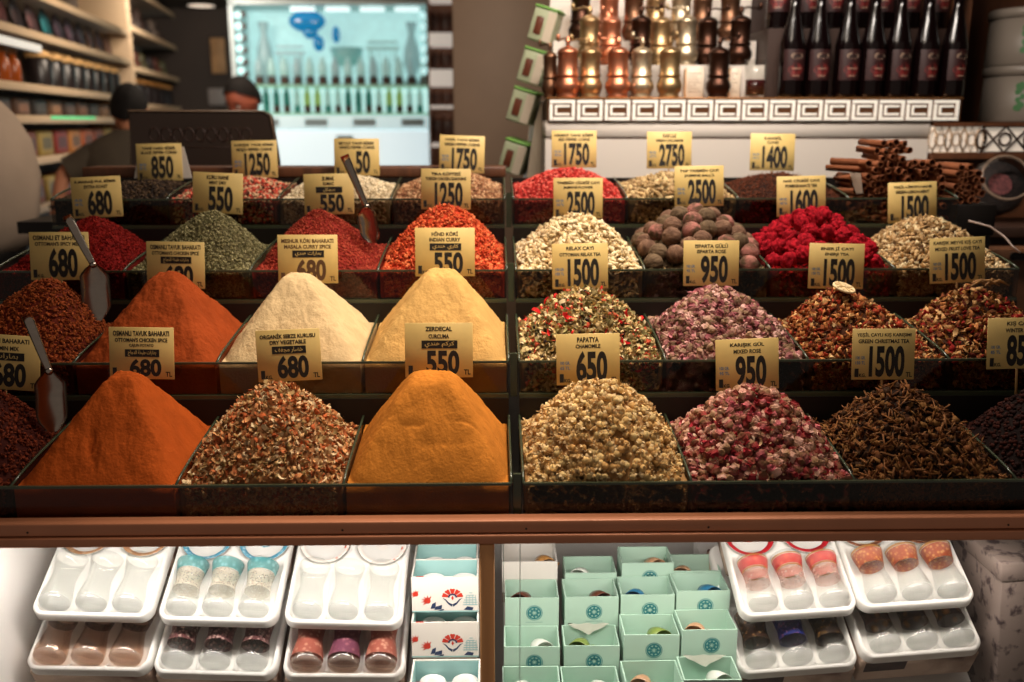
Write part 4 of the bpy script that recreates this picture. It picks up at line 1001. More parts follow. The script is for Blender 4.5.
for z in (1.700, 1.508): MB().box(FX0 + .03, FX1 - .03, FY + .01, FY + .43, z - .012, z + .004).build('glass_shelf', mat('pale_green_shelf', (.62, .80, .70), .3, emit=(.6, .85, .72), es=.18), fc)  # faint glow put into the shelf glass
db = MB().rbox(FX0 + .02, FX1 - .02, FY, FY + .43, 1.398, 1.492, .004).build('drawer_front', mat('white_lit_front', (.86, .90, .90), .4, emit=(.8, .92, .93), es=.62), fc)  # drawer front carries emission so it looks brightly lit
for k in range(4):
    x = FX0 + .15 + .34 * k; MB().box(x, x + .16, FY - .004, FY - .001, 1.42, 1.47).build('label_holder', mat('grey_label', (.66, .74, .76), .5), db)
MB().rbox(FX0 + .01, FX1 - .01, FY - .01, FY + .43, .06, 1.39, .006).build('lower_front', mat('white_lit_lower', (.88, .91, .92), .4, emit=(.86, .94, .96), es=.74), fc)  # emission puts the bright light on this front into its colour
MB().rbox(-1.14, -1.02, FY - .016, FY - .010, 1.325, 1.355, .004).build('handle', mat('grey_handle', (.52, .58, .58), .4), fc)
for k in range(4):
    x = FX0 + .42 + .24 * k; MB().rbox(x, x + .17, FY + .02, FY + .06, 2.195, 2.222, .004).build('light_bar', mat('bar_glow', (.9, .95, .95), .4, emit=(.9, 1, 1), es=1.0), fc)
M_tg = mat('teal_glassware', (.50, .68, .67), .3, emit=(.5, .72, .70), es=.28); M_tg2 = mat('grey_glassware', (.62, .72, .73), .3, emit=(.6, .74, .74), es=.30); M_bl = mat('bright_blue_glass', (.06, .42, .62), .2, emit=(.05, .50, .72), es=.5)  # emission puts the cabinet's light into the glassware colours
M_brn2 = mat('brown_jar_foot', (.30, .20, .16), .5); M_lime = mat('lime_liquid', (.60, .72, .40), .3, emit=(.6, .74, .42), es=.3); M_dteal = mat('deep_teal', (.20, .50, .46), .4, emit=(.2, .5, .46), es=.2); M_pgl = mat('pale_bottle', (.66, .80, .78), .2, emit=(.66, .82, .80), es=.35)  # bottle colours glow faintly, in place of light shining through
for k in range(14):
    x = FX0 + .16 + .090 * k
    t = thing('footed_jar', 'small pale jar with brown foot on the upper cabinet shelf, number %s from the left' % ['one', 'two', 'three', 'four', 'five', 'six', 'seven', 'eight', 'nine', 'ten', 'eleven', 'twelve', 'thirteen', 'fourteen'][k], 'jar', (x, FY + .12, 1.7045), group='small jars in the lit cabinet')
    MB().lathe([(0, 0), (.030, 0), (.032, .01), (.030, .055), (.024, .06)], 14).build('foot', M_brn2, t)
    MB().lathe([(.024, .06), (.034, .075), (.030, .14), (.014, .17), (.016, .19)], 14).build('jar_body', M_pgl if k % 3 else M_tg2, t)
for k in range(16):
    x = FX0 + .20 + .073 * k; c = [M_dteal, M_dteal, M_dteal, M_pgl, M_lime, M_lime, M_pgl, M_pgl][k % 8]
    t = thing('slim_bottle', 'slim %s bottle on the lower cabinet shelf, place %s from the left' % (('teal', 'teal', 'teal', 'clear', 'lime', 'lime', 'clear', 'clear')[k % 8], ['one', 'two', 'three', 'four', 'five', 'six', 'seven', 'eight', 'nine', 'ten', 'eleven', 'twelve', 'thirteen', 'fourteen', 'fifteen', 'sixteen'][k]), 'bottle', (x, FY + .12, 1.5125), group='slim bottles in the lit cabinet')
    MB().lathe([(0, 0), (.024, 0), (.025, .05)], 14).build('base_band', M_brn2 if k % 3 else M_dteal, t)
    MB().lathe([(.025, .05), (.024, .13), (.012, .15), (.012, .172)], 14).build('bottle_body', c, t)
def carafe(x, z, s, m, lb, kind):
    t = thing('glass_' + kind, lb, kind, (x, FY + .29, z))
    if kind == 'carafe': MB().lathe([(0, 0), (.05 * s, 0), (.052 * s, .02 * s), (.02 * s, .05 * s), (.05 * s, .12 * s), (.04 * s, .2 * s), (.018 * s, .27 * s), (.03 * s, .34 * s)], 18).build('carafe_body', m, t)
    elif kind == 'bowl': MB().lathe([(0, 0), (.05 * s, 0), (.02 * s, .02 * s), (.015 * s, .1 * s), (.09 * s, .16 * s), (.11 * s, .24 * s), (.10 * s, .24 * s), (.08 * s, .17 * s), (0, .12 * s)], 18).build('bowl_body', m, t)
    else:
        mb = MB(); w, h = .085 * s, .22 * s
        mb.box(-w, -w + .012, 0, .03, 0, h); mb.box(w - .012, w, 0, .03, 0, h); mb.box(-w - .02, w + .02, -.01, .04, h, h + .02); mb.box(-w, w, 0, .03, 0, .015); mb.box(-w - .01, w + .01, 0, .03, h + .045, h + .06)
        for q in range(4): mb.box(-w + .03 + .04 * q, -w + .036 + .04 * q, .01, .02, .01, h)
        mb.build('rack_frame', m, t)
carafe(-1.50, 1.706, 1.0, M_tg2, 'grey glass rack standing in the left part of the lit cabinet', 'rack')
carafe(-.83, 1.706, 1.15, M_tg, 'teal glass rack standing in the right part of the lit cabinet', 'rack')
carafe(-1.68, 1.706, 1.3, M_tg2, 'tall grey carafe at the left end of the lit cabinet', 'carafe')
carafe(-1.09, 1.706, 1.1, M_tg, 'wide teal footed bowl in the middle of the lit cabinet', 'bowl')
carafe(-.62, 1.706, 1.3, M_tg2, 'tall grey carafe at the right end of the lit cabinet', 'carafe')
t = thing('blue_ornament', 'bright blue glass ornament hanging at the top of the lit cabinet', 'ornament', (-1.34, FY + .15, 2.02))
mb = MB(); mb.sphere((0, 0, .12), (.13, .03, .075), 14); mb.sphere((.02, 0, .05), (.055, .025, .05), 12); mb.sphere((.075, 0, -.03), (.04, .02, .055), 12); mb.build('ornament_body', M_bl, t)
mb = MB(); mb.tube([(0, 0, .16), (0, 0, .210)], .004, 6); mb.build('hanger', M_dark, t)
tag(MB().sphere((0, 0, 0), (.028, .015, .06), 12).build('blue_drop', M_bl, loc=(-1.14, FY + .15, 2.05)), 'small blue glass drop right of the large blue ornament in the cabinet', 'ornament')
for side, x in ((0, FX0 + .055), (1, FX1 - .055)):
    t = thing('bulb_column', 'column of glowing bulbs and dark bottles on the %s side of the lit cabinet' % ('left', 'right')[side], 'decoration', (x, FY + .05, 1.706))
    for k in range(6):
        MB().sphere((0, 0, .09 + .075 * k), (.028, .02, .026), 10).build('bulb' , mat('bulb_glow', (.8, .95, .95), .4, emit=(.8, .98, .98), es=.8), t)
        MB().rbox(-.018 + .03, .018 + .03, -.01, .01, .05 + .08 * k, .09 + .08 * k, .004).build('dark_bottle', M_brn2, t)
    MB().tube([(0, .012, 0), (0, .012, .5)], .005, 6).build('rod', M_fr, t)

# ---- narrow shelf beside the pillar
ns = thing('narrow_shelf', 'narrow shelf of brown tins between the lit cabinet and the pillar', 'shelf', (-.335, 4.6, 0))
M_tin = mat('brown_tin', (.28, .15, .10), .4, var=.2, vs=10); M_lit = mat('glowing_white_shelf', (.80, .76, .72), .3, emit=(.9, .85, .8), es=.5)  # white boards carry emission in place of light falling on them
mb = MB(); mb.box(-.085, -.075, 0, .25, 0, 2.25); mb.box(.075, .085, 0, .25, 0, 2.25); mb.build('side_panel', mat('pinkish_panel', (.58, .42, .34), .5), ns)
MB().box(-.075, .075, .24, .25, 0, 2.25).build('back_panel', mat('tan_back', (.50, .34, .25), .6), ns)
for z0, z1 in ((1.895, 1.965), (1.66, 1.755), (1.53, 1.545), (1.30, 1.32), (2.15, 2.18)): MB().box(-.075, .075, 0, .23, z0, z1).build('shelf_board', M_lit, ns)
for z, h in ((1.966, .13), (1.756, .11), (1.546, .085), (1.321, .17)):
    for k, x in enumerate((-.036, .036)):
        t = thing('storage_tin', '%s brown tin on the narrow shelf, tier with base at %s level' % (('left', 'right')[k], {1.966: 'top', 1.756: 'second', 1.546: 'third', 1.321: 'lowest'}[z]), 'tin', (-.335 + x, 4.72, z + .0005), group='brown tins on the narrow shelf')
        MB().rbox(-.032, .032, -.05, .05, 0, h * .8, .005).build('tin_body', M_tin, t); MB().rbox(-.033, .033, -.051, .051, h * .8, h, .004).build('lid', mat('tin_lid', (.42, .26, .18), .4), t)

# ---- shelves along the left wall
ang = math.atan2(.987, -.159); MW = Matrix.Translation((-1.9, 2.474, 0)) @ Matrix.Rotation(ang, 4, 'Z')
M_cream = mat('cream_shelf_edge', (.80, .68, .54), .5); M_sback = mat('shelf_back_dark', (.34, .29, .25), .7); M_sback2 = mat('shelf_back_pale', (.70, .65, .60), .6)
def on_wall(o, s, d, z, rot=0): o.matrix_world = MW @ Matrix.Translation((s, d, z)) @ Matrix.Rotation(rot, 4, 'Z'); return o
def wall_unit(lb, s0, s1, zs, back):
    t = thing('wall_shelf_unit', lb, 'shelf', group='shelf units along the left wall'); t.matrix_world = MW
    MB().box(s0, s1, .27, .29, .2, zs[0] + .3).build('back_panel', back, t)
    for z in zs:
        MB().box(s0, s1, 0, .27, z - .012, z).build('shelf_board', M_sback2, t)
        MB().rbox(s0, s1, -.012, .002, z - .028, z + .006, .004).build('shelf_edge', M_cream, t)
    MB().rbox(s0 - .025, s0, -.01, .29, .2, zs[0] + .25, .004).build('side_panel', M_cream, t); MB().rbox(s1, s1 + .03, -.01, .29, .2, zs[0] + .25, .004).build('side_panel', M_cream, t)
    return t
u1 = wall_unit('nearer shelf unit of plates and jars along the left wall', -.7, 2.43, (1.990, 1.818, 1.598, 1.470, 1.300, 1.10), M_sback)
u2 = wall_unit('farther shelf unit with pale lit back along the left wall', 2.52, 5.15, (2.285, 2.033, 1.788, 1.56, 1.32), M_sback2)
gs = MB().box(.55, 1.35, -.016, -.0125, 1.462, 1.474).build('green_light_strip', mat('green_glow', (.3, .7, .45), .5, emit=(.35, .85, .55), es=.7), u1)
PC = [(.30, .16, .15), (.16, .11, .11), (.30, .20, .20), (.12, .34, .36), (.24, .16, .20), (.32, .22, .26), (.20, .14, .17), (.30, .20, .18), (.22, .15, .20), (.34, .20, .17)]
NUM = ['nearest', 'second', 'third', 'fourth', 'fifth', 'sixth', 'seventh', 'eighth', 'ninth', 'tenth', 'eleventh', 'twelfth']
for k in range(10):
    s = .35 + .215 * k; t = thing('decorative_plate', '%s decorative plate on the nearer left wall shelf, colour %s' % (NUM[k], ('rust', 'black', 'maroon', 'teal', 'violet', 'mauve', 'plum', 'brown', 'purple', 'russet')[k]), 'plate', group='plates on the left wall shelf')
    on_wall(t, s, .10, 1.8195); m = mat('plate_glaze_%d' % k, PC[k], .3, var=.5, vs=35)
    Mp = Matrix.Translation((0, 0, .074)) @ Matrix.Rotation(rad(80), 4, 'X')
    MB().lathe([(0, 0), (.04, 0), (.074, .012), (.0735, .015), (.04, .003), (0, .003)], 24, M=Mp, cap=False).build('dish', m, t)
    MB().lathe([(0, .0036), (.034, .0036)], 20, M=Mp, cap=False).build('painted_centre', mat('plate_centre_%d' % k, tuple(min(1, c * 1.5) for c in PC[k]), .3, var=.4, vs=60), t)
for k in range(8):
    s = .78 + .205 * k; t = thing('lidded_jar', '%s dark jar with a cream lid on the nearer left wall shelf' % NUM[k], 'jar', group='dark jars with cream lids'); on_wall(t, s, .08, 1.5985)
    MB().lathe([(0, 0), (.055, 0), (.058, .02), (.058, .12), (.05, .135)], 18).build('jar_body', mat('dark_jar', (.15, .12, .12), .3, var=.4, vs=9), t)
    MB().lathe([(.05, .135), (.056, .137), (.056, .155), (.03, .172), (0, .176)], 18).build('lid', mat('cream_lid', (.86, .68, .44), .5), t)
for k in range(9):
    s = .15 + .25 * k; c = [(.24, .17, .13), (.34, .22, .14), (.18, .15, .13), (.40, .28, .18)][k % 4]
    o = MB().rbox(-.09, .09, -.05, .05, 0, .075, .008).box(-.06, .06, -.0505, -.05, .02, .055, 1).build('goods_packet', [mat('packet_%d' % (k % 4), c, .5), mat('packet_print_%d' % (k % 4), tuple(x * 1.5 for x in c), .5)])
    tag(on_wall(o, s, .10, 1.4705), '%s dull brown packet above the green light strip on the left wall' % NUM[k], 'packet', 'brown packets on the left wall shelf')
for k in range(9):
    s = .15 + .25 * k; c = [(.62, .30, .13), (.46, .20, .10), (.60, .50, .24), (.52, .16, .12), (.68, .44, .2)][k % 5]
    o = MB().rbox(-.10, .10, -.06, .06, 0, .11, .01).box(-.07, .07, -.0605, -.06, .03, .08, 1).build('spice_packet', [mat('spice_packet_%d' % (k % 5), c, .5), mat('spice_print_%d' % (k % 5), tuple(x * .6 for x in c), .5)])
    tag(on_wall(o, s, .10, 1.3005), '%s warm coloured spice packet under the green light strip on the left wall' % NUM[k], 'packet', 'warm packets on the left wall shelf')
    o2 = o.copy(); COL.objects.link(o2); tag(on_wall(o2, s, .09, 1.1005), '%s warm coloured spice packet on the lowest left wall shelf' % NUM[k], 'packet', 'warm packets on the lowest shelf')
for k in range(4):
    s = -.10 + .13 * k; t = thing('amber_bottle', '%s amber bottle with pale cap at the near end of the left wall shelf' % NUM[k], 'bottle', group='amber bottles'); on_wall(t, s, .04, 1.5985)
    MB().lathe([(0, 0), (.026, 0), (.028, .05), (.026, .09), (.014, .105), (.014, .12)], 14).build('bottle_body', mat('amber_glow', (.55, .26, .08), .25, emit=(.7, .3, .08), es=.15), t)  # amber light on the bottles is put in as emission
    MB().lathe([(.017, .12), (.02, .125), (.02, .14), (0, .148)], 14).build('cap', M_cream, t)
t = thing('light_grille', 'short white louvred light grille under the shelf at the left edge', 'lamp'); on_wall(t, 0, -.03, 1.735)
for k in range(14): MB().box(-.15 + .042 * k, -.125 + .042 * k, -.01, .01, 0, .028).build('louvre', mat('grille_glow', (.8, .78, .74), .4, emit=(.9, .88, .84), es=.6), t)
MB().box(-.16, .45, .008, .03, -.004, .034).build('housing', M_dark, t)
for k in range(9):
    s = 2.75 + .27 * k; h = (.16, .12, .19, .13, .17, .11, .18, .14, .15)[k]
    t = thing('figurine', '%s dark figurine on the top tier of the farther left shelf' % NUM[k], 'figurine', group='figurines on the top tier'); on_wall(t, s, .1, 2.0335)
    MB().lathe([(0, 0), (.05, 0), (.045, .02), (.06, h * .4), (.03, h * .6), (.04, h * .8), (0, h)], 12).build('figure', mat('figure_%d' % (k % 3), [(.16, .13, .13), (.40, .34, .30), (.24, .17, .14)][k % 3], .5), t)
    t2 = thing('small_ornament', '%s small ornament on the middle tier of the farther left shelf' % NUM[k], 'ornament', group='ornaments on the middle tier'); on_wall(t2, s + .05, .1, 1.7885)
    MB().sphere((0, 0, .04), (.07, .05, .04), 12).sphere((.02 if k % 2 else -.03, 0, .09), (.04, .035, .045), 10).build('figure', mat('ornament_%d' % (k % 3), [(.18, .15, .15), (.36, .18, .13), (.34, .32, .22)][k % 3], .5), t2)
    t3 = thing('lidded_jar', '%s dark jar with an amber lid on the lower tier of the farther left shelf' % NUM[k], 'jar', group='dark jars with amber lids'); on_wall(t3, s, .08, 1.5605)
    MB().lathe([(0, 0), (.06, 0), (.062, .02), (.062, .12), (.05, .14)], 16).build('jar_body', MATS['dark_jar'], t3)
    MB().lathe([(.05, .14), (.06, .142), (.058, .165), (0, .18)], 16).build('lid', mat('amber_lid', (.80, .56, .30), .5), t3)

# ---- brown monitor and the desk behind
dk = thing('cash_desk', 'dark desk behind the ledge that carries the brown monitor', 'desk')
MB().box(-1.25, -.42, 1.15, 1.75, 1.17, 1.20).build('desk_top', M_dark, dk); MB().box(-1.22, -.45, 1.18, 1.72, 0, 1.171).build('desk_body', M_dark, dk)
mo = thing('monitor', 'wide brown monitor seen from behind, standing back of the black pepper', 'monitor', (-.82, 1.36, 1.2005))
M_mon = mat('brown_plastic', (.20, .145, .115), .45, var=.08, vs=6); M_mone = mat('lighter_brown_edge', (.42, .33, .26), .4)
poly = [(-.20, .085), (-.193, .276)] + [(.170 + .018 * math.sin(rad(a)), .256 + .018 * math.cos(rad(a))) for a in (0, 30, 60, 90)] + [(.200, .15), (.203, .085)]
MB().prism(poly, -.012, .018).build('screen_back', M_mon, mo)
MB().tube([(-.202, -.013, .09), (-.194, -.013, .2775), (.168, -.013, .2765), (.186, -.013, .266), (.202, -.013, .15)], .003, 8).build('rim', M_mone, mo)
og = MB()
for k in range(9):
    cx = -.13 + .031 * k; og.tube([(cx + .013 * math.cos(a * .5), -.0125, .215 + .018 * math.sin(a * .5) * (1 if k % 2 else -1)) for a in range(-6, 7)], .0018, 6)
og.tube([(-.16, -.0125, .18), (.15, -.0125, .182)], .0012, 6)
og.build('faint_ornament', mat('rust_print', (.25, .155, .12), .5), mo)
MB().rbox(-.17, .20, -.03, .10, .0, .09, .006).build('base', M_dark, mo)
MB().rbox(-.05, .05, .0, .03, .05, .14, .004).build('stand', M_dark, mo)

# ---- mill shelf
ms = thing('mill_shelf', 'white stepped shelf with a square spiral border behind the right case', 'shelf')
M_mwhite = mat('warm_white_panel', (.84, .80, .76), .35, coat=.2)
MB().box(.11, 1.15, 1.30, 1.78, 0, 1.4045).build('front_panel', M_mwhite, ms)
MB().rbox(.11, 1.15, 1.298, 1.78, 1.409, 1.452, .002, 1).build('upper_panel', M_mwhite, ms)
MB().box(.112, 1.148, 1.304, 1.78, 1.404, 1.4095).build('shadow_gap', mat('pink_gap', (.45, .33, .28), .6), ms)
MB().box(.115, 1.225, 1.292, 1.70, 1.4515, 1.5085).build('border_board', mat('bronze_mirror', (.46, .30, .19), .28, metal=.55), ms)
MB().rbox(.112, 1.228, 1.286, 1.40, 1.5085, 1.513, .001, 1).build('top_edge', mat('gold_edge', (.62, .42, .24), .3, metal=.5), ms)
MB().box(.14, .715, 1.385, 1.66, 1.5085, 1.601).build('step', M_mwhite, ms); MB().box(.14, .715, 1.485, 1.66, 1.60, 1.672).build('step', M_mwhite, ms)
MB().box(.72, 1.235, 1.385, 1.66, 1.5085, 1.6975).build('step', mat('dark_step', (.20, .13, .10), .5), ms)
MB().box(.14, .735, 1.64, 1.66, 1.50, 2.30).build('back_panel', M_mwhite, ms); MB().box(.735, 1.235, 1.645, 1.66, 1.50, 2.30).build('back_panel', MATS['dark_step'], ms)
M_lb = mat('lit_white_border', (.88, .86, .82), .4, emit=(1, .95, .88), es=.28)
n = 15; pw = (1.222 - .117) / n
for k in range(n):
    x0 = .117 + pw * k; a = pw * .04; zz0, zz1 = 1.4535, 1.5065; th = .0085; y0, y1 = 1.2885, 1.2925
    mb = MB(); L_, R_ = x0 + a, x0 + pw - a
    mb.box(L_, R_, y0, y1, zz1 - th, zz1); mb.box(L_, L_ + th, y0, y1, zz0, zz1 - th - .002); mb.box(L_ + th + .0015, R_, y0, y1, zz0, zz0 + th); mb.box(R_ - th, R_, y0, y1, zz0 + th + .0012, zz1 - th)
    i0, i1 = L_ + th + .0055, R_ - th - .0055; j0, j1 = zz0 + th + .0045, zz1 - th - .0045
    mb.box(i0, i1, y0, y1, j1 - .006, j1); mb.box(i0, i0 + .006, y0, y1, j0, j1 - .006); mb.box(i0 + .0065, i1, y0, y1, j0, j0 + .006)
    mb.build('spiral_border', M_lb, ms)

MPROF = [(0, 0), (.027, 0), (.028, .004), (.025, .008), (.031, .016), (.0345, .027), (.0335, .036), (.028, .047), (.0265, .052), (.0295, .055), (.0295, .059), (.0268, .062), (.0268, .112), (.0285, .114), (.0282, .118), (.022, .126), (.010, .131), (.006, .133)]
def mill_proto(m, h=1.):
    t = thing('pepper_mill', 'x', 'pepper mill', group='metal pepper mills')
    MB().lathe(MPROF[:9], 28).build('bulb_base', m, t); MB().lathe(MPROF[8:], 28).build('barrel', m, t)
    MB().lathe([(.006, .132), (.0045, .138), (.0075, .143), (.0075, .147), (.004, .151), (.005, .155), (0, .158)], 16).build('finial', m, t)
    c = MB().tube([(0, 0, .150), (.018, 0, .154), (.038, 0, .152), (.055, 0, .150)], [.003, .0026, .0024, .003], 8).build('crank_arm', m, t)
    MB().lathe([(.003, 0), (.0055, .004), (.006, .012), (.003, .017), (0, .018)], 12, M=Matrix.Translation((.055, 0, .150))).build('crank_knob', m, c)
    return t
MM = {'copper': mat('polished_copper', (.76, .48, .36), .36, metal=.9, var=.12, vs=40), 'brass': mat('polished_brass', (.68, .56, .40), .36, metal=.9, var=.15, vs=60), 'pale brass': mat('silvered_brass', (.74, .67, .56), .38, metal=.9, var=.2, vs=90),
      'dark bronze': mat('dark_bronze', (.24, .15, .11), .35, metal=.9, var=.2, vs=60), 'bronze': mat('bronze', (.44, .31, .23), .40, metal=.9, var=.2, vs=60)}
mp_ = {}
def mill(c, x, y, z, rz, lb):
    if c not in mp_: mp_[c] = mill_proto(MM[c]); o = mp_[c]
    else: o = dup(mp_[c]); o.scale = (1, 1, 1)
    o.location = (x, y, z); o.rotation_euler = (0, 0, rz); o['label'] = lb
for k, (x, c) in enumerate(zip((.169, .231, .304, .370, .443, .579), ('copper', 'brass', 'copper', 'pale brass', 'brass', 'dark bronze'))):
    mill(c, x, (1.322, 1.340)[k % 2], 1.5132, 2.0 + .7 * k, '%s pepper mill in the front row, %s from the left' % (c, NUM[k].replace('nearest', 'first')))
mill('bronze', .1245, 1.3575, 1.5132, 2.4, 'bronze pepper mill half hidden behind the leftmost copper mill')
mp_['bronze'].scale = (.68, .68, .92)
for k, (x, c) in enumerate(zip((.235, .298, .376, .437, .5016, .5676, .650), ('brass', 'copper', 'dark bronze', 'brass', 'pale brass', 'dark bronze', 'dark bronze'))):
    mill(c, x, (1.412, 1.448)[k % 2], 1.6012, [2.5, 1.9, .1, 2.2, 2.8, .05, .1][k], '%s pepper mill in the middle row, %s from the left' % (c, NUM[k].replace('nearest', 'first')))
for k, (x, c) in enumerate(zip((.220, .304, .372, .438, .507, .573, .6485), ('dark bronze', 'copper', 'bronze', 'brass', 'pale brass', 'bronze', 'bronze'))):
    mill(c, x, (1.535, 1.556)[k % 2], 1.6722, [.4, 2.2, .2, 1.2, .3, .1, .1][k], '%s pepper mill in the rear row, %s from the left' % (c, NUM[k].replace('nearest', 'first')))
# tumbler, printed carton
t = thing('glass_tumbler', 'clear glass tumbler holding dark red liquid between mills and bottles', 'tumbler', (.678, 1.335, 1.5132))
MB().lathe([(0, .002), (.026, 0), (.030, .10), (.0288, .10), (.025, .006), (0, .006)], 22, cap=False).build('glass_body', M_tglass, t)
MB().lathe([(0, .0065), (.0245, .0065), (.0268, .047), (0, .047)], 22, cap=False).build('liquid', mat('dark_red_liquid', (.20, .03, .04), .2), t)
for (x0, x1, lb) in ((.492, .545, 'small printed white carton left of the dark front-row mill'), (.612, .645, 'narrow printed white carton right of the dark front-row mill')):
    t = thing('printed_carton', lb, 'carton', ((x0 + x1) / 2, 1.362, 1.5132)); w = (x1 - x0) / 2
    MB().rbox(-w, w, 0, .02, 0, .078, .0015, 1).build('carton_body', mat('ivory_print_card', (.82, .76, .68), .5), t)
    mb = MB()
    for q in range(7): mb.box(-w + .008, w - .008 - .006 * (q % 3), -.0006, 0, .016 + .008 * q, .0175 + .008 * q)
    mb.build('printed_lines', mat('brown_lines', (.46, .34, .26), .6), t)
    MB().box(-w, -w + .004, -.001, 0, 0, .078).build('gold_edge', M_gold, t)
# ---- pomegranate bottles
def bottle_proto():
    t = thing('sauce_bottle', 'x', 'bottle', group='dark pomegranate sauce bottles')
    MB().lathe([(0, .003), (.030, 0), (.036, .004), (.037, .01), (.037, .135), (.034, .15), (.022, .20), (.0145, .232), (.0135, .27)], 28).build('bottle_body', mat('black_red_glass', (.035, .012, .013), .14, spec=.4), t)
    MB().lathe([(.0155, .262), (.0155, .292), (.014, .296), (0, .297)], 20).build('cap', mat('black_cap', (.07, .05, .05), .35), t)
    a0, a1 = -PI / 2 - 1.05, -PI / 2 + 1.05
    lb = MB().lathe([(.0374, .045), (.0376, .047), (.0376, .122), (.0374, .124)], 20, a0=a0, a1=a1, cap=False).build('label', mat('dark_red_label', (.16, .04, .04), .5), t)
    def wrap(poly, r):
        return [(r * math.cos(-PI / 2 + x / r), r * math.sin(-PI / 2 + x / r), z) for x, z in poly]
    e = MB(); e.add(wrap([(.0185 * math.cos(a) * (1 + .1 * math.cos(3 * a)), .1075 + .0075 * math.sin(a)) for a in np.linspace(0, 2 * PI, 24, endpoint=False)], .0381), [tuple(range(24))]); e.build('emblem', mat('cream_print', (.62, .52, .44), .5), lb)
    tx = MB(); vs, fs, _ = text_geo('Kemal', .03); tx.add(wrap([(-.0135 + .027 * u, .1035 + .008 * v) for u, v in vs], .0384), fs); tx.build('brand_lettering', M_black, lb)
    f = MB()
    for cx, cz, r in ((0, .078, .014), (-.014, .072, .011), (.014, .073, .011), (.004, .062, .010), (-.008, .060, .009)):
        f.add(wrap([(cx + r * math.cos(a), cz + r * .85 * math.sin(a)) for a in np.linspace(0, 2 * PI, 14, endpoint=False)], .0379 + abs(cx) * .01), [tuple(range(14))])
    f.build('fruit_print', mat('fruit_red', (.36, .08, .075), .5, var=.4, vs=150), lb)
    wl = MB()
    for q, (w_, z_) in enumerate(((.014, .074), (.011, .055))): wl.add(wrap([(-w_, z_), (0, z_), (w_, z_), (w_, z_ + .002), (0, z_ + .002), (-w_, z_ + .002)], .0386), [(0, 1, 4, 5), (1, 2, 3, 4)])
    wl.build('small_print', MATS['cream_print'], lb)
    return t
bp_ = bottle_proto()
BX = (.7736, .843, .9227, .9909, 1.0601, 1.1356, 1.212)
for k, x in enumerate(BX):
    lb = 'dark bottle with red fruit label in the front bottle row, %s from the left' % NUM[k].replace('nearest', 'first')
    o = bp_ if k == 0 else dup(bp_)
    o.location = (x, 1.335, 1.5132); o.rotation_euler = (0, 0, .12 if k < 3 else .25); o.scale = (.9, .9, 1); o['label'] = lb
for k, x in enumerate((.7587, .834, .9035, .976, 1.0458, 1.118, 1.1967)):
    o = dup(bp_, (x, 1.435, 1.6978), (0, 0, R.uniform(-.5, .5)), 'dark bottle in the raised rear bottle row, %s from the left' % NUM[k].replace('nearest', 'first'))
# ---- packs leaning at the left end of the mill shelf
M_pk = mat('pale_green_pack', (.60, .62, .50), .5); M_pks = mat('white_pack_side', (.72, .66, .58), .5); M_win = mat('brown_window', (.36, .18, .11), .35); M_grn = mat('green_top', (.40, .58, .26), .5)
rkp = thing('pack_rack', 'sloping white rack of sweets packs at the left end of the mill shelf', 'rack')
MB().prism([(.066, 0), (.066, 1.30), (.086, 1.44), (.108, 1.505), (.108, 0)], 1.45, 1.80).build('rack_body', M_pks, rkp)
for k, (x, z, lb) in enumerate(((.028, 1.350, 'lowest'), (.052, 1.492, 'second lowest'), (.082, 1.60, 'second highest'), (.112, 1.712, 'highest'))):
    t = thing('sweets_pack', 'pale green sweets pack with brown window, %s of four on the sloping rack' % lb, 'pack', (x, 1.50, z), (0, rad(17), rad(-14)), 'sweets packs on the sloping rack')
    MB().rbox(-.026, .040, -.05, .05, -.044, .044, .005).build('pack_body', M_pk, t)
    MB().rbox(-.013, .008, -.0515, -.0495, -.026, .022, .003).build('window', M_win, t)
    MB().rbox(-.027, .044, -.052, .052, .044, .052, .003).build('green_lid', M_grn, t)
    MB().box(.016, .040, -.0505, -.0498, -.040, .040).build('side_stripe', M_pks, t)
# ---- right end: wood panel, buckets, lattice shelf, jar
sw = thing('side_cabinet', 'brown wooden cabinet with lit lattice strips at the right edge', 'cabinet')
MB().box(1.24, 1.26, 1.36, 1.80, 1.4485, 2.3).build('side_panel', M_wood, sw)
MB().box(1.26, 1.85, 1.70, 1.72, 1.44, 2.3).build('back_panel', M_wood, sw)
MB().box(1.156, 1.85, 1.285, 1.72, 1.4385, 1.448).build('shelf_board', M_wood, sw)
MB().box(1.156, 1.85, 1.285, 1.72, 1.352, 1.368).build('shelf_board', M_wood, sw)
MB().box(1.158, 1.85, 1.34, 1.72, 0, 1.352).build('drawer_block', M_wood, sw)
M_lat0 = mat('lit_white_panel', (.85, .80, .75), .5, emit=(1, .93, .84), es=.30)
MB().box(1.156, 1.85, 1.296, 1.31, 1.368, 1.4385).build('lit_panel', M_lat0, sw)
def lattice(x0, x1, m, name, th):
    mb = MB(); n_ = 3 if x1 - x0 < .2 else 2; z0, z1 = 1.3685, 1.438; y = 1.293; p_ = (x1 - x0) / n_
    for k in range(n_):
        a = x0 + p_ * k; c = (a + p_ / 2, (z0 + z1) / 2)
        mb.tube([(a, y, z0), (a + p_ / 2, y, z1), (a + p_, y, z0)], th, 6); mb.tube([(a, y, z1), (a + p_ / 2, y, z0), (a + p_, y, z1)], th, 6)
        mb.tube([(c[0] + .016 * math.cos(q * PI / 8), y, c[1] + .016 * math.sin(q * PI / 8)) for q in range(17)], th, 6)
        for sx in (a, a + p_): mb.tube([(sx + .012 * math.cos(q * PI / 8), y, c[1] + .024 * math.sin(q * PI / 8)) for q in range(17)], th, 6)
    for z in (z0, z1): mb.tube([(x0, y, z), (x1, y, z)], th, 6)
    mb.build(name, m, sw)
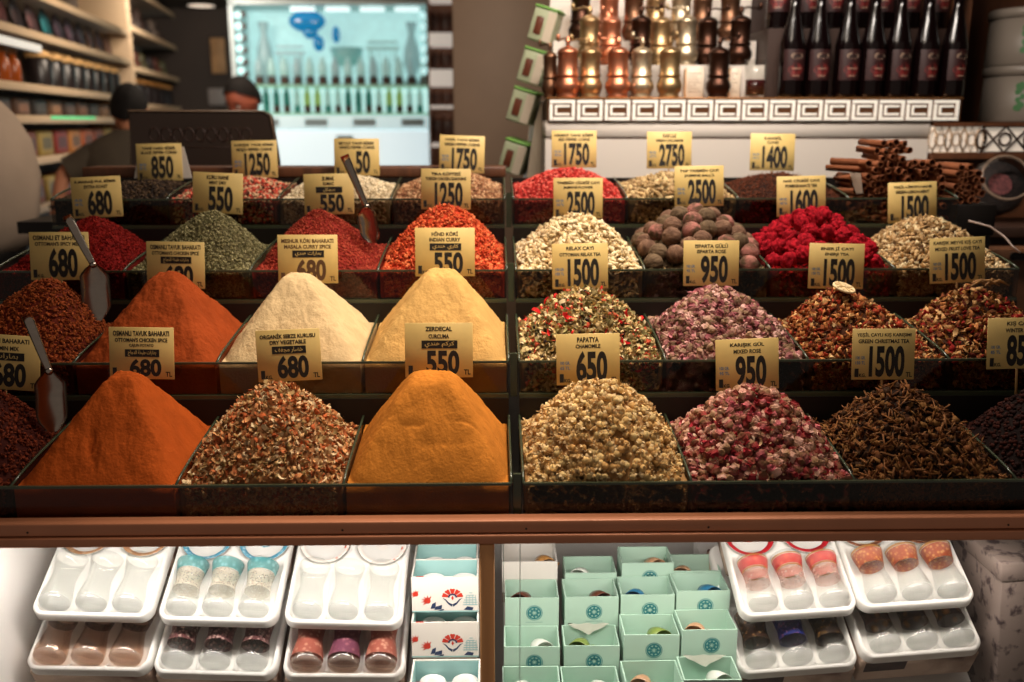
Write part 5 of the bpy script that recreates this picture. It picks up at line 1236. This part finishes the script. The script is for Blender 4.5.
lattice(1.158, 1.284, mat('tan_lattice', (.74, .62, .50), .5), 'lattice', .0018); lattice(1.29, 1.55, mat('brown_lattice', (.22, .14, .09), .5), 'lattice', .0036)
M_bk = mat('bucket_white', (.44, .40, .36), .45)
for k, z in enumerate((1.4485, 1.604)):
    t = thing('plastic_bucket', '%s white bucket printed with green leaves, on the shelf at the right edge' % ('lower', 'upper')[k], 'bucket', (1.525, 1.50, z), group='white buckets on the right shelf')
    MB().lathe([(0, 0), (.128, 0), (.131, .004), (.127, .128), (.0, .128)], 40).build('bucket_body', M_bk, t)
    MB().lathe([(.127, .128), (.132, .129), (.133, .150), (.128, .155), (0, .155)], 40).build('lid', M_bk, t)
    for nm_, cols_, offs in (('leaf_print', (.16, .36, .16), [(-2.28 + .055 * math.cos(q * 1.1), .070 + .033 * math.sin(q * 1.7)) for q in range(11)]), ('grape_print', (.10, .10, .09), [(-2.02 + .05 * math.cos(q * 1.3), .062 + .030 * math.sin(q * 1.9)) for q in range(11)])):
        mb = MB()
        for an, zz in offs:
            mb.add([(.1312 * math.cos(an + .055 * math.cos(b)) , .1312 * math.sin(an + .055 * math.cos(b)), zz + .0085 * math.sin(b)) for b in np.linspace(0, 2 * PI, 9)[:-1]], [tuple(range(8))])
        mb.build(nm_, mat(nm_, cols_, .5), t)
sd = thing('side_counter', 'dark brown counter block at the right edge carrying the round glass jar', 'counter')
MB().rbox(1.03, 1.85, 1.035, 1.28, 1.165, 1.195, .004).box(1.05, 1.85, 1.05, 1.27, 0, 1.166).build('block', mat('dark_wood', (.20, .12, .08), .5, var=.25, vs=8, stretch=(1, 1, 5)), sd)
jr = thing('round_glass_jar', 'round glass jar of dark tea lying tilted at the right edge', 'jar', (1.285, 1.18, 1.279), (rad(64), 0, rad(-8)))
MB().lathe([(0, -.075), (.045, -.07), (.072, -.035), (.078, 0), (.070, .04), (.056, .062), (.060, .072), (.056, .074), (.052, .064), (.066, .038), (.074, 0), (.068, -.034), (0, -.070)], 36, cap=False).build('glass_body', M_tglass, jr)
MB().lathe([(0, -.066), (.04, -.064), (.065, -.033), (.071, 0), (.066, .025), (0, .030)], 30, cap=False).build('tea_filling', mat('dark_tea', (.11, .07, .06), .8, var=.6, vs=90, bump=.6, bs=120), jr)
MB().lathe([(.0565, .068), (.062, .069), (.062, .075), (.0565, .076), (.0565, .068)], 36, cap=False).build('rim', mat('jar_rim', (.50, .42, .36), .25), jr)
MB().lathe([(0, .031), (.018, .0315), (.03, .0305)], 16, cap=False).build('pink_filling', mat('pink_tea', (.36, .18, .18), .8, var=.5, vs=120), jr)
kb = thing('wooden_tray', 'small tan wooden tray in front of the round jar at the right edge', 'tray', (1.22, .98, 1.12))
MB().rbox(-.09, .2, -.06, .0, 0, .035, .003).box(-.08, .19, -.05, -.01, -.25, .001).build('tray_body', mat('tan_wood', (.42, .27, .17), .5, var=.2, vs=20), kb); MB().rbox(-.02, .06, -.0615, -.0595, .008, .026, .006).build('hand_hole', M_dark, kb)
tag(MB().tube([(.93, .60, 1.255), (.965, .58, 1.245), (.985, .56, 1.228), (.99, .535, 1.212), (1.0, .52, 1.20)], .0022, 8).build('plastic_strip', mat('pale_plastic', (.62, .54, .50), .4)), 'thin pale plastic strip curling over the seed-like tea at the right', 'strip')

# ------------------------------------------------------------------ people
def skin_obj(name, V, E_, Rr, m, parent=None, sub=2, root=0):
    me = bpy.data.meshes.new(name); me.from_pydata(V, E_, []); o = bpy.data.objects.new(name, me); COL.objects.link(o)
    sk = o.modifiers.new('s', 'SKIN'); sk.use_smooth_shade = True
    for i, v in enumerate(me.skin_vertices[0].data):
        r = Rr[i]; v.radius = r if isinstance(r, tuple) else (r, r); v.use_root = (i == root)
    sb = o.modifiers.new('d', 'SUBSURF'); sb.levels = sub; sb.render_levels = sub
    dg = bpy.context.evaluated_depsgraph_get(); dg.update()
    nm = bpy.data.meshes.new_from_object(o.evaluated_get(dg)); bpy.data.objects.remove(o); nm.materials.clear(); nm.materials.append(m)
    nm.polygons.foreach_set('use_smooth', [True] * len(nm.polygons))
    return link(name, nm, parent)
def loft(rings, n=36, fold=None):
    vs = []; fs = []
    for j, (z, cx, cy, rx, ry) in enumerate(rings):
        for i in range(n):
            a = 2 * PI * i / n; k = 1 + (fold(z, a) if fold else 0)
            vs.append((cx + rx * k * math.cos(a), cy + ry * k * math.sin(a), z))
    for j in range(len(rings) - 1):
        for i in range(n): fs.append((j * n + i, j * n + (i + 1) % n, (j + 1) * n + (i + 1) % n, (j + 1) * n + i))
    return vs, fs
def person(name, label, loc, yaw, H, arms, shirt, trouser, skinm=M_skin, rings=None, fold=None, headturn=0, hair=True, headtilt=0., waist=1.02):
    k = H / 1.72
    t = thing(name, label, 'person', loc, (0, 0, yaw))
    V = []; E_ = []; Rr = []
    def add(p, r, par=None):
        V.append(tuple(c * k for c in p)); Rr.append(tuple(x * k for x in r) if isinstance(r, tuple) else r * k)
        if par is not None: E_.append((par, len(V) - 1))
        return len(V) - 1
    pv = add((0, 0, .95), (.14, .10)); sp = add((0, 0, 1.12), (.125, .09), pv); ch = add((0, 0, 1.32), (.145, .10), sp); nk = add((0, .0, 1.46), .052, ch)
    n2 = add((0, .012, 1.52), .052, nk)
    for s in (-1, 1):
        sh = add((.17 * s, 0, 1.405), .055, ch); el, wr = arms[0 if s < 0 else 1]
        e = add(el, .040, sh); w = add(wr, .027, e)
        d = (Vector(wr) - Vector(el)).normalized(); sd_ = d.cross(Vector((0, 1, 0))); sd_ = sd_.normalized() if sd_.length > .1 else Vector((1, 0, 0)); up = sd_.cross(d)
        pm = Vector(wr) + d * .05; pi_ = add(tuple(pm), (.030, .020), w)
        for q in range(4):
            o_ = (q - 1.5) * .018; L = (.062, .074, .070, .055)[q]
            a = add(tuple(pm + d * .035 + sd_ * o_), .0085, pi_); b = add(tuple(pm + d * (.035 + L * .5) + sd_ * o_ * 1.1 + up * .006), .008, a); add(tuple(pm + d * (.035 + L * .9) + sd_ * o_ * 1.1 + up * .022), .007, b)
        a = add(tuple(Vector(wr) + d * .03 - sd_ * .03 * s), .010, w); b = add(tuple(Vector(wr) + d * .06 - sd_ * .048 * s + up * .012), .009, a)
        hp = add((.09 * s, 0, .88), .085, pv); kn = add((.10 * s, .02, .49), .055, hp); an = add((.10 * s, -.01, .09), .040, kn); add((.11 * s, .12, .035), .034, an)
    # head: one surface with brow, nose, chin and ears
    body = skin_obj('body', V, E_, Rr, skinm, t)
    bm = bmesh.new(); bmesh.ops.create_uvsphere(bm, u_segments=28, v_segments=20, radius=1)
    for v in bm.verts:
        x, y, z = v.co
        w = .074 * (1 - .20 * max(0, -z) ** 1.3); dpt = .094 * (1 - .12 * max(0, -z))
        nx, ny, nz = x * w, y * dpt, z * .118
        if y > 0:
            nose = math.exp(-(x / .16) ** 2 - ((z + .12) / .17) ** 2); ny += .020 * nose
            for s in (-1, 1): ny -= .009 * math.exp(-((x - .36 * s) / .16) ** 2 - ((z - .08) / .10) ** 2)
            ny += .006 * math.exp(-(x / .3) ** 2 - ((z + .48) / .07) ** 2) - .004 * math.exp(-(x / .28) ** 2 - ((z + .56) / .03) ** 2) + .012 * math.exp(-(x / .3) ** 2 - ((z + .85) / .15) ** 2)
        for s in (-1, 1): nx += s * .014 * math.exp(-((y + .05) / .16) ** 2 - ((z + .05) / .22) ** 2) * (x * s > .8)
        v.co = (nx, ny, nz)
    Mh = Matrix.Translation((0, .015 * k, 1.605 * k)) @ Matrix.Rotation(headturn, 4, 'Z') @ Matrix.Rotation(headtilt, 4, 'X') @ Matrix.Scale(k, 4)
    bm.transform(Mh); bmn = bmesh.new(); bmn.from_mesh(body.data); tmp = bpy.data.meshes.new('h'); bm.to_mesh(tmp); bmn.from_mesh(tmp); bmn.to_mesh(body.data); bmn.free(); bm.free()
    body.data.polygons.foreach_set('use_smooth', [True] * len(body.data.polygons))
    for s in (-1, 1):
        e = MB().sphere((.027 * s, .078, .010), (.0135, .010, .008), 12, M=Mh).build('eye', mat('eye_white', (.75, .70, .66), .3), t)
        MB().sphere((.027 * s, .0865, .010), (.005, .003, .005), 10, M=Mh).build('iris', M_hair, e)
        MB().tube([(.012 * s, .088, .028), (.028 * s, .087, .033), (.045 * s, .074, .028)], .0028, 6, M=Mh).build('eyebrow', M_hair, t)
    MB().tube([(-.022, .0885, -.062), (0, .0945, -.060), (.022, .0885, -.062)], [.002, .005, .002], 8, M=Mh).build('lips', mat('lips', (.55, .28, .24), .5), t)
    if hair:
        hb_ = MB(); vs = []; fs = []; N1, N2 = 14, 28
        for j in range(N1 + 1):
            for i in range(N2):
                a = 2 * PI * i / N2; back = -math.sin(a)       # -1 front .. 1 back
                mx = .60 * PI * (.70 + .38 * max(-.9, back)) + .12
                th = mx * j / N1; rr = 1.045 + .03 * math.sin(7 * a + 3 * th)
                vs.append((.080 * rr * math.sin(th) * math.cos(a), .100 * rr * math.sin(th) * math.sin(a) - .004, .121 * 1.06 * math.cos(th)))
        for j in range(N1):
            for i in range(N2): fs.append((j * N2 + i, (j + 1) * N2 + i, (j + 1) * N2 + (i + 1) % N2, j * N2 + (i + 1) % N2))
        hb_.add(vs, fs, 0, True, Mh); hb_.build('hair', M_hair, t)
    rg = rings or [(.86, 0, 0, .175, .125), (.95, 0, 0, .178, .128), (1.08, 0, 0, .165, .12), (1.22, 0, 0, .18, .128), (1.34, 0, 0, .195, .125), (1.41, 0, 0, .185, .105), (1.455, 0, 0, .12, .085), (1.475, 0, 0, .075, .07), (1.485, 0, .002, .066, .064)]
    vs, fs = loft([tuple(c * k for c in q) for q in rg], 44, fold)
    mb = MB(); mb.add(vs, fs, 0, True)
    for s in (-1, 1):
        el = Vector(arms[0 if s < 0 else 1][0]); sh = Vector((.155 * s, 0, 1.40)); e2 = sh.lerp(el, .86)
        mb.tube([tuple((sh * k)), tuple(sh.lerp(el, .15) * k), tuple(sh.lerp(el, .5) * k), tuple(e2 * k)], [.072 * k, .074 * k, .066 * k, .063 * k], 16, cap=False)
    mb.build('shirt', shirt, t)
    mb = MB(); vs, fs = loft([tuple(c * k for c in q) for q in [(.80, 0, 0, .165, .118), (.90, 0, 0, .165, .12), (waist, 0, 0, .148, .098)]], 32); mb.add(vs, fs, 0, True)
    for s in (-1, 1): mb.tube([(.085 * s * k, 0, .86 * k), (.10 * s * k, .015 * k, .50 * k), (.10 * s * k, -.005 * k, .08 * k)], [.098 * k, .072 * k, .062 * k], 16)
    mb.build('trousers', trouser, t)
    for s in (-1, 1): MB().sphere((.105 * s * k, .05 * k, .042 * k), (.046 * k, .125 * k, .042 * k), 14).build('shoe', M_dark, t)
    return t
M_olive = mat('dark_olive_cloth', (.27, .23, .18), .85, var=.12, vs=12); M_beige = mat('beige_cloth', (.60, .52, .45), .8, var=.05, vs=10, bump=.15, bs=30); M_navy = mat('dark_trousers', (.11, .09, .085), .85); M_redcl = mat('dark_red_cloth', (.20, .12, .10), .8)
M_rskin = mat('warm_lit_skin', (.60, .32, .24), .5, spec=.3)  # reddish light on the bowed face is put into this skin colour
# vendor with his back turned
pv_ = person('person', 'person in a dark olive T-shirt turned away, left of the brown monitor', (-1.57, 2.85, 0), rad(6), 1.60, [((-.30, -.03, 1.33), (-.335, -.06, 1.18)), ((.29, .04, 1.17), (.27, .2, 1.02))], M_olive, M_navy, rings=[(.86, 0, 0, .205, .135), (.95, 0, 0, .205, .14), (1.10, 0, 0, .20, .135), (1.25, 0, 0, .21, .14), (1.38, 0, 0, .225, .13), (1.45, 0, 0, .205, .105), (1.495, 0, 0, .13, .085), (1.515, 0, 0, .085, .07), (1.525, 0, .002, .072, .064)], headtilt=rad(-18))
MB().lathe([(.030, -.008), (.032, 0), (.030, .008)], 18).build('bracelet', M_dark, pv_, loc=(-.335 * .93, -.06 * .93, 1.185 * .93))
person('person', 'dark-haired person with head bowed behind the brown monitor, before the lit cabinet', (-1.255, 3.56, 0), rad(125), 1.66, [((-.26, .06, 1.14), (-.12, .24, 1.12)), ((.26, .06, 1.14), (.12, .24, 1.12))], M_redcl, M_navy, M_rskin, headtilt=rad(-30), headturn=rad(30))
fold = lambda z, a: (.06 * math.sin(7 * a + 1) + .04 * math.sin(11 * a)) * max(0, (1.28 - z) / .2) ** 1.5
person('person', 'person in a loose beige top cut off by the left edge', (-1.50, 1.45, 0), rad(95), 1.72, [((-.24, .10, 1.16), (-.16, .32, 1.10)), ((.24, .10, 1.16), (.16, .32, 1.10))], M_beige, M_navy,
       rings=[(1.085, 0, 0, .15, .095), (1.095, 0, 0, .158, .108), (1.12, 0, 0, .18, .132), (1.2, 0, 0, .195, .150), (1.3, 0, 0, .205, .163), (1.40, 0, .008, .205, .155), (1.47, 0, .015, .18, .125), (1.53, 0, .02, .11, .08), (1.555, 0, .02, .065, .062)], fold=fold, waist=1.12)
# ------------------------------------------------------------------ light, camera
def area(name, loc, tgt, sx, sy, power, col):
    l = bpy.data.lights.new(name, 'AREA'); l.shape = 'RECTANGLE'; l.size = sx; l.size_y = sy; l.energy = power; l.color = col
    o = bpy.data.objects.new(name, l); COL.objects.link(o); o.location = loc
    o.rotation_euler = (Vector(tgt) - Vector(loc)).to_track_quat('-Z', 'Y').to_euler(); return o
def spot(name, loc, tgt, power, ang, col, blend=.9, size=.05):
    l = bpy.data.lights.new(name, 'SPOT'); l.energy = power; l.spot_size = rad(ang); l.spot_blend = blend; l.color = col; l.shadow_soft_size = size
    o = bpy.data.objects.new(name, l); COL.objects.link(o); o.location = loc
    o.rotation_euler = (Vector(tgt) - Vector(loc)).to_track_quat('-Z', 'Y').to_euler(); return o
WARM = (1., .84, .66); NEUT = (1., .90, .78)
spot('ceiling_spot', (.42, .04, 2.28), (.0, .22, 1.05), 44, 54, WARM, .9)
spot('ceiling_spot', (-.20, .16, 2.28), (-.24, .28, 1.05), 31, 46, WARM, .6)
spot('ceiling_spot', (.36, .30, 2.28), (.38, .46, 1.1), 22, 50, WARM, .8)
area('ceiling_panel', (.0, .20, 2.30), (.0, .40, 1.1), .5, .25, 4.5, WARM)
area('ceiling_panel', (.10, .80, 2.30), (.10, .95, 1.2), 1.0, .2, 4.0, WARM)
area('shelf_fill', (.48, .62, 2.30), (.50, 1.35, 1.40), .7, .2, 28, (1., .90, .80))  # unseen fill added in front to brighten the white mill shelf
area('showcase_strip_light', (-.42, -.008, .842), (-.42, .09, .6), .85, .02, 2.9, (1., .94, .89))
area('showcase_strip_light', (.40, -.008, .842), (.40, .09, .6), .70, .02, 2.1, (1., .92, .85))
area('aisle_fill', (-1.2, 3.3, 2.3), (-2.0, 3.9, 1.6), .6, .6, 26, WARM)  # unseen fill added to brighten the left wall shelves
area('aisle_fill', (-1.9, 4.9, 2.3), (-2.6, 6.2, 1.8), .3, .3, 14, NEUT)  # unseen fill added for the farther shelf unit
area('aisle_fill', (.1, 1.7, 2.3), (.0, 3.0, 1.5), .4, .4, 22, WARM)  # unseen fill added to brighten the pillar
area('aisle_fill', (-.8, 1.7, 2.3), (-1.5, 1.9, 1.3), .3, .3, 10, WARM)  # unseen fill added for the person in beige
W = bpy.data.worlds.new('dim_bazaar'); SC.world = W; W.use_nodes = True
W.node_tree.nodes['Background'].inputs[0].default_value = (1., .82, .68, 1); W.node_tree.nodes['Background'].inputs[1].default_value = 0.17
cam = bpy.data.cameras.new('camera'); co = bpy.data.objects.new('camera', cam); COL.objects.link(co)
cam.sensor_width = 36; cam.lens = 36 * 950 / 1024; cam.clip_start = .05; cam.clip_end = 60
co.location = (-.03, -1.31, 1.45); co.rotation_euler = (rad(90 - 13), 0, rad(-1.1))
cam.dof.use_dof = True; cam.dof.focus_distance = 1.55; cam.dof.aperture_fstop = 2.7
SC.camera = co
SC.view_settings.view_transform = 'Standard'; SC.view_settings.look = 'None'; SC.view_settings.gamma = 1; SC.view_settings.exposure = 0; SC.view_settings.use_curve_mapping = False
SC.cycles.transparent_max_bounces = 32; SC.cycles.max_bounces = 8; SC.cycles.use_denoising = True; SC.cycles.sample_clamp_indirect = 4
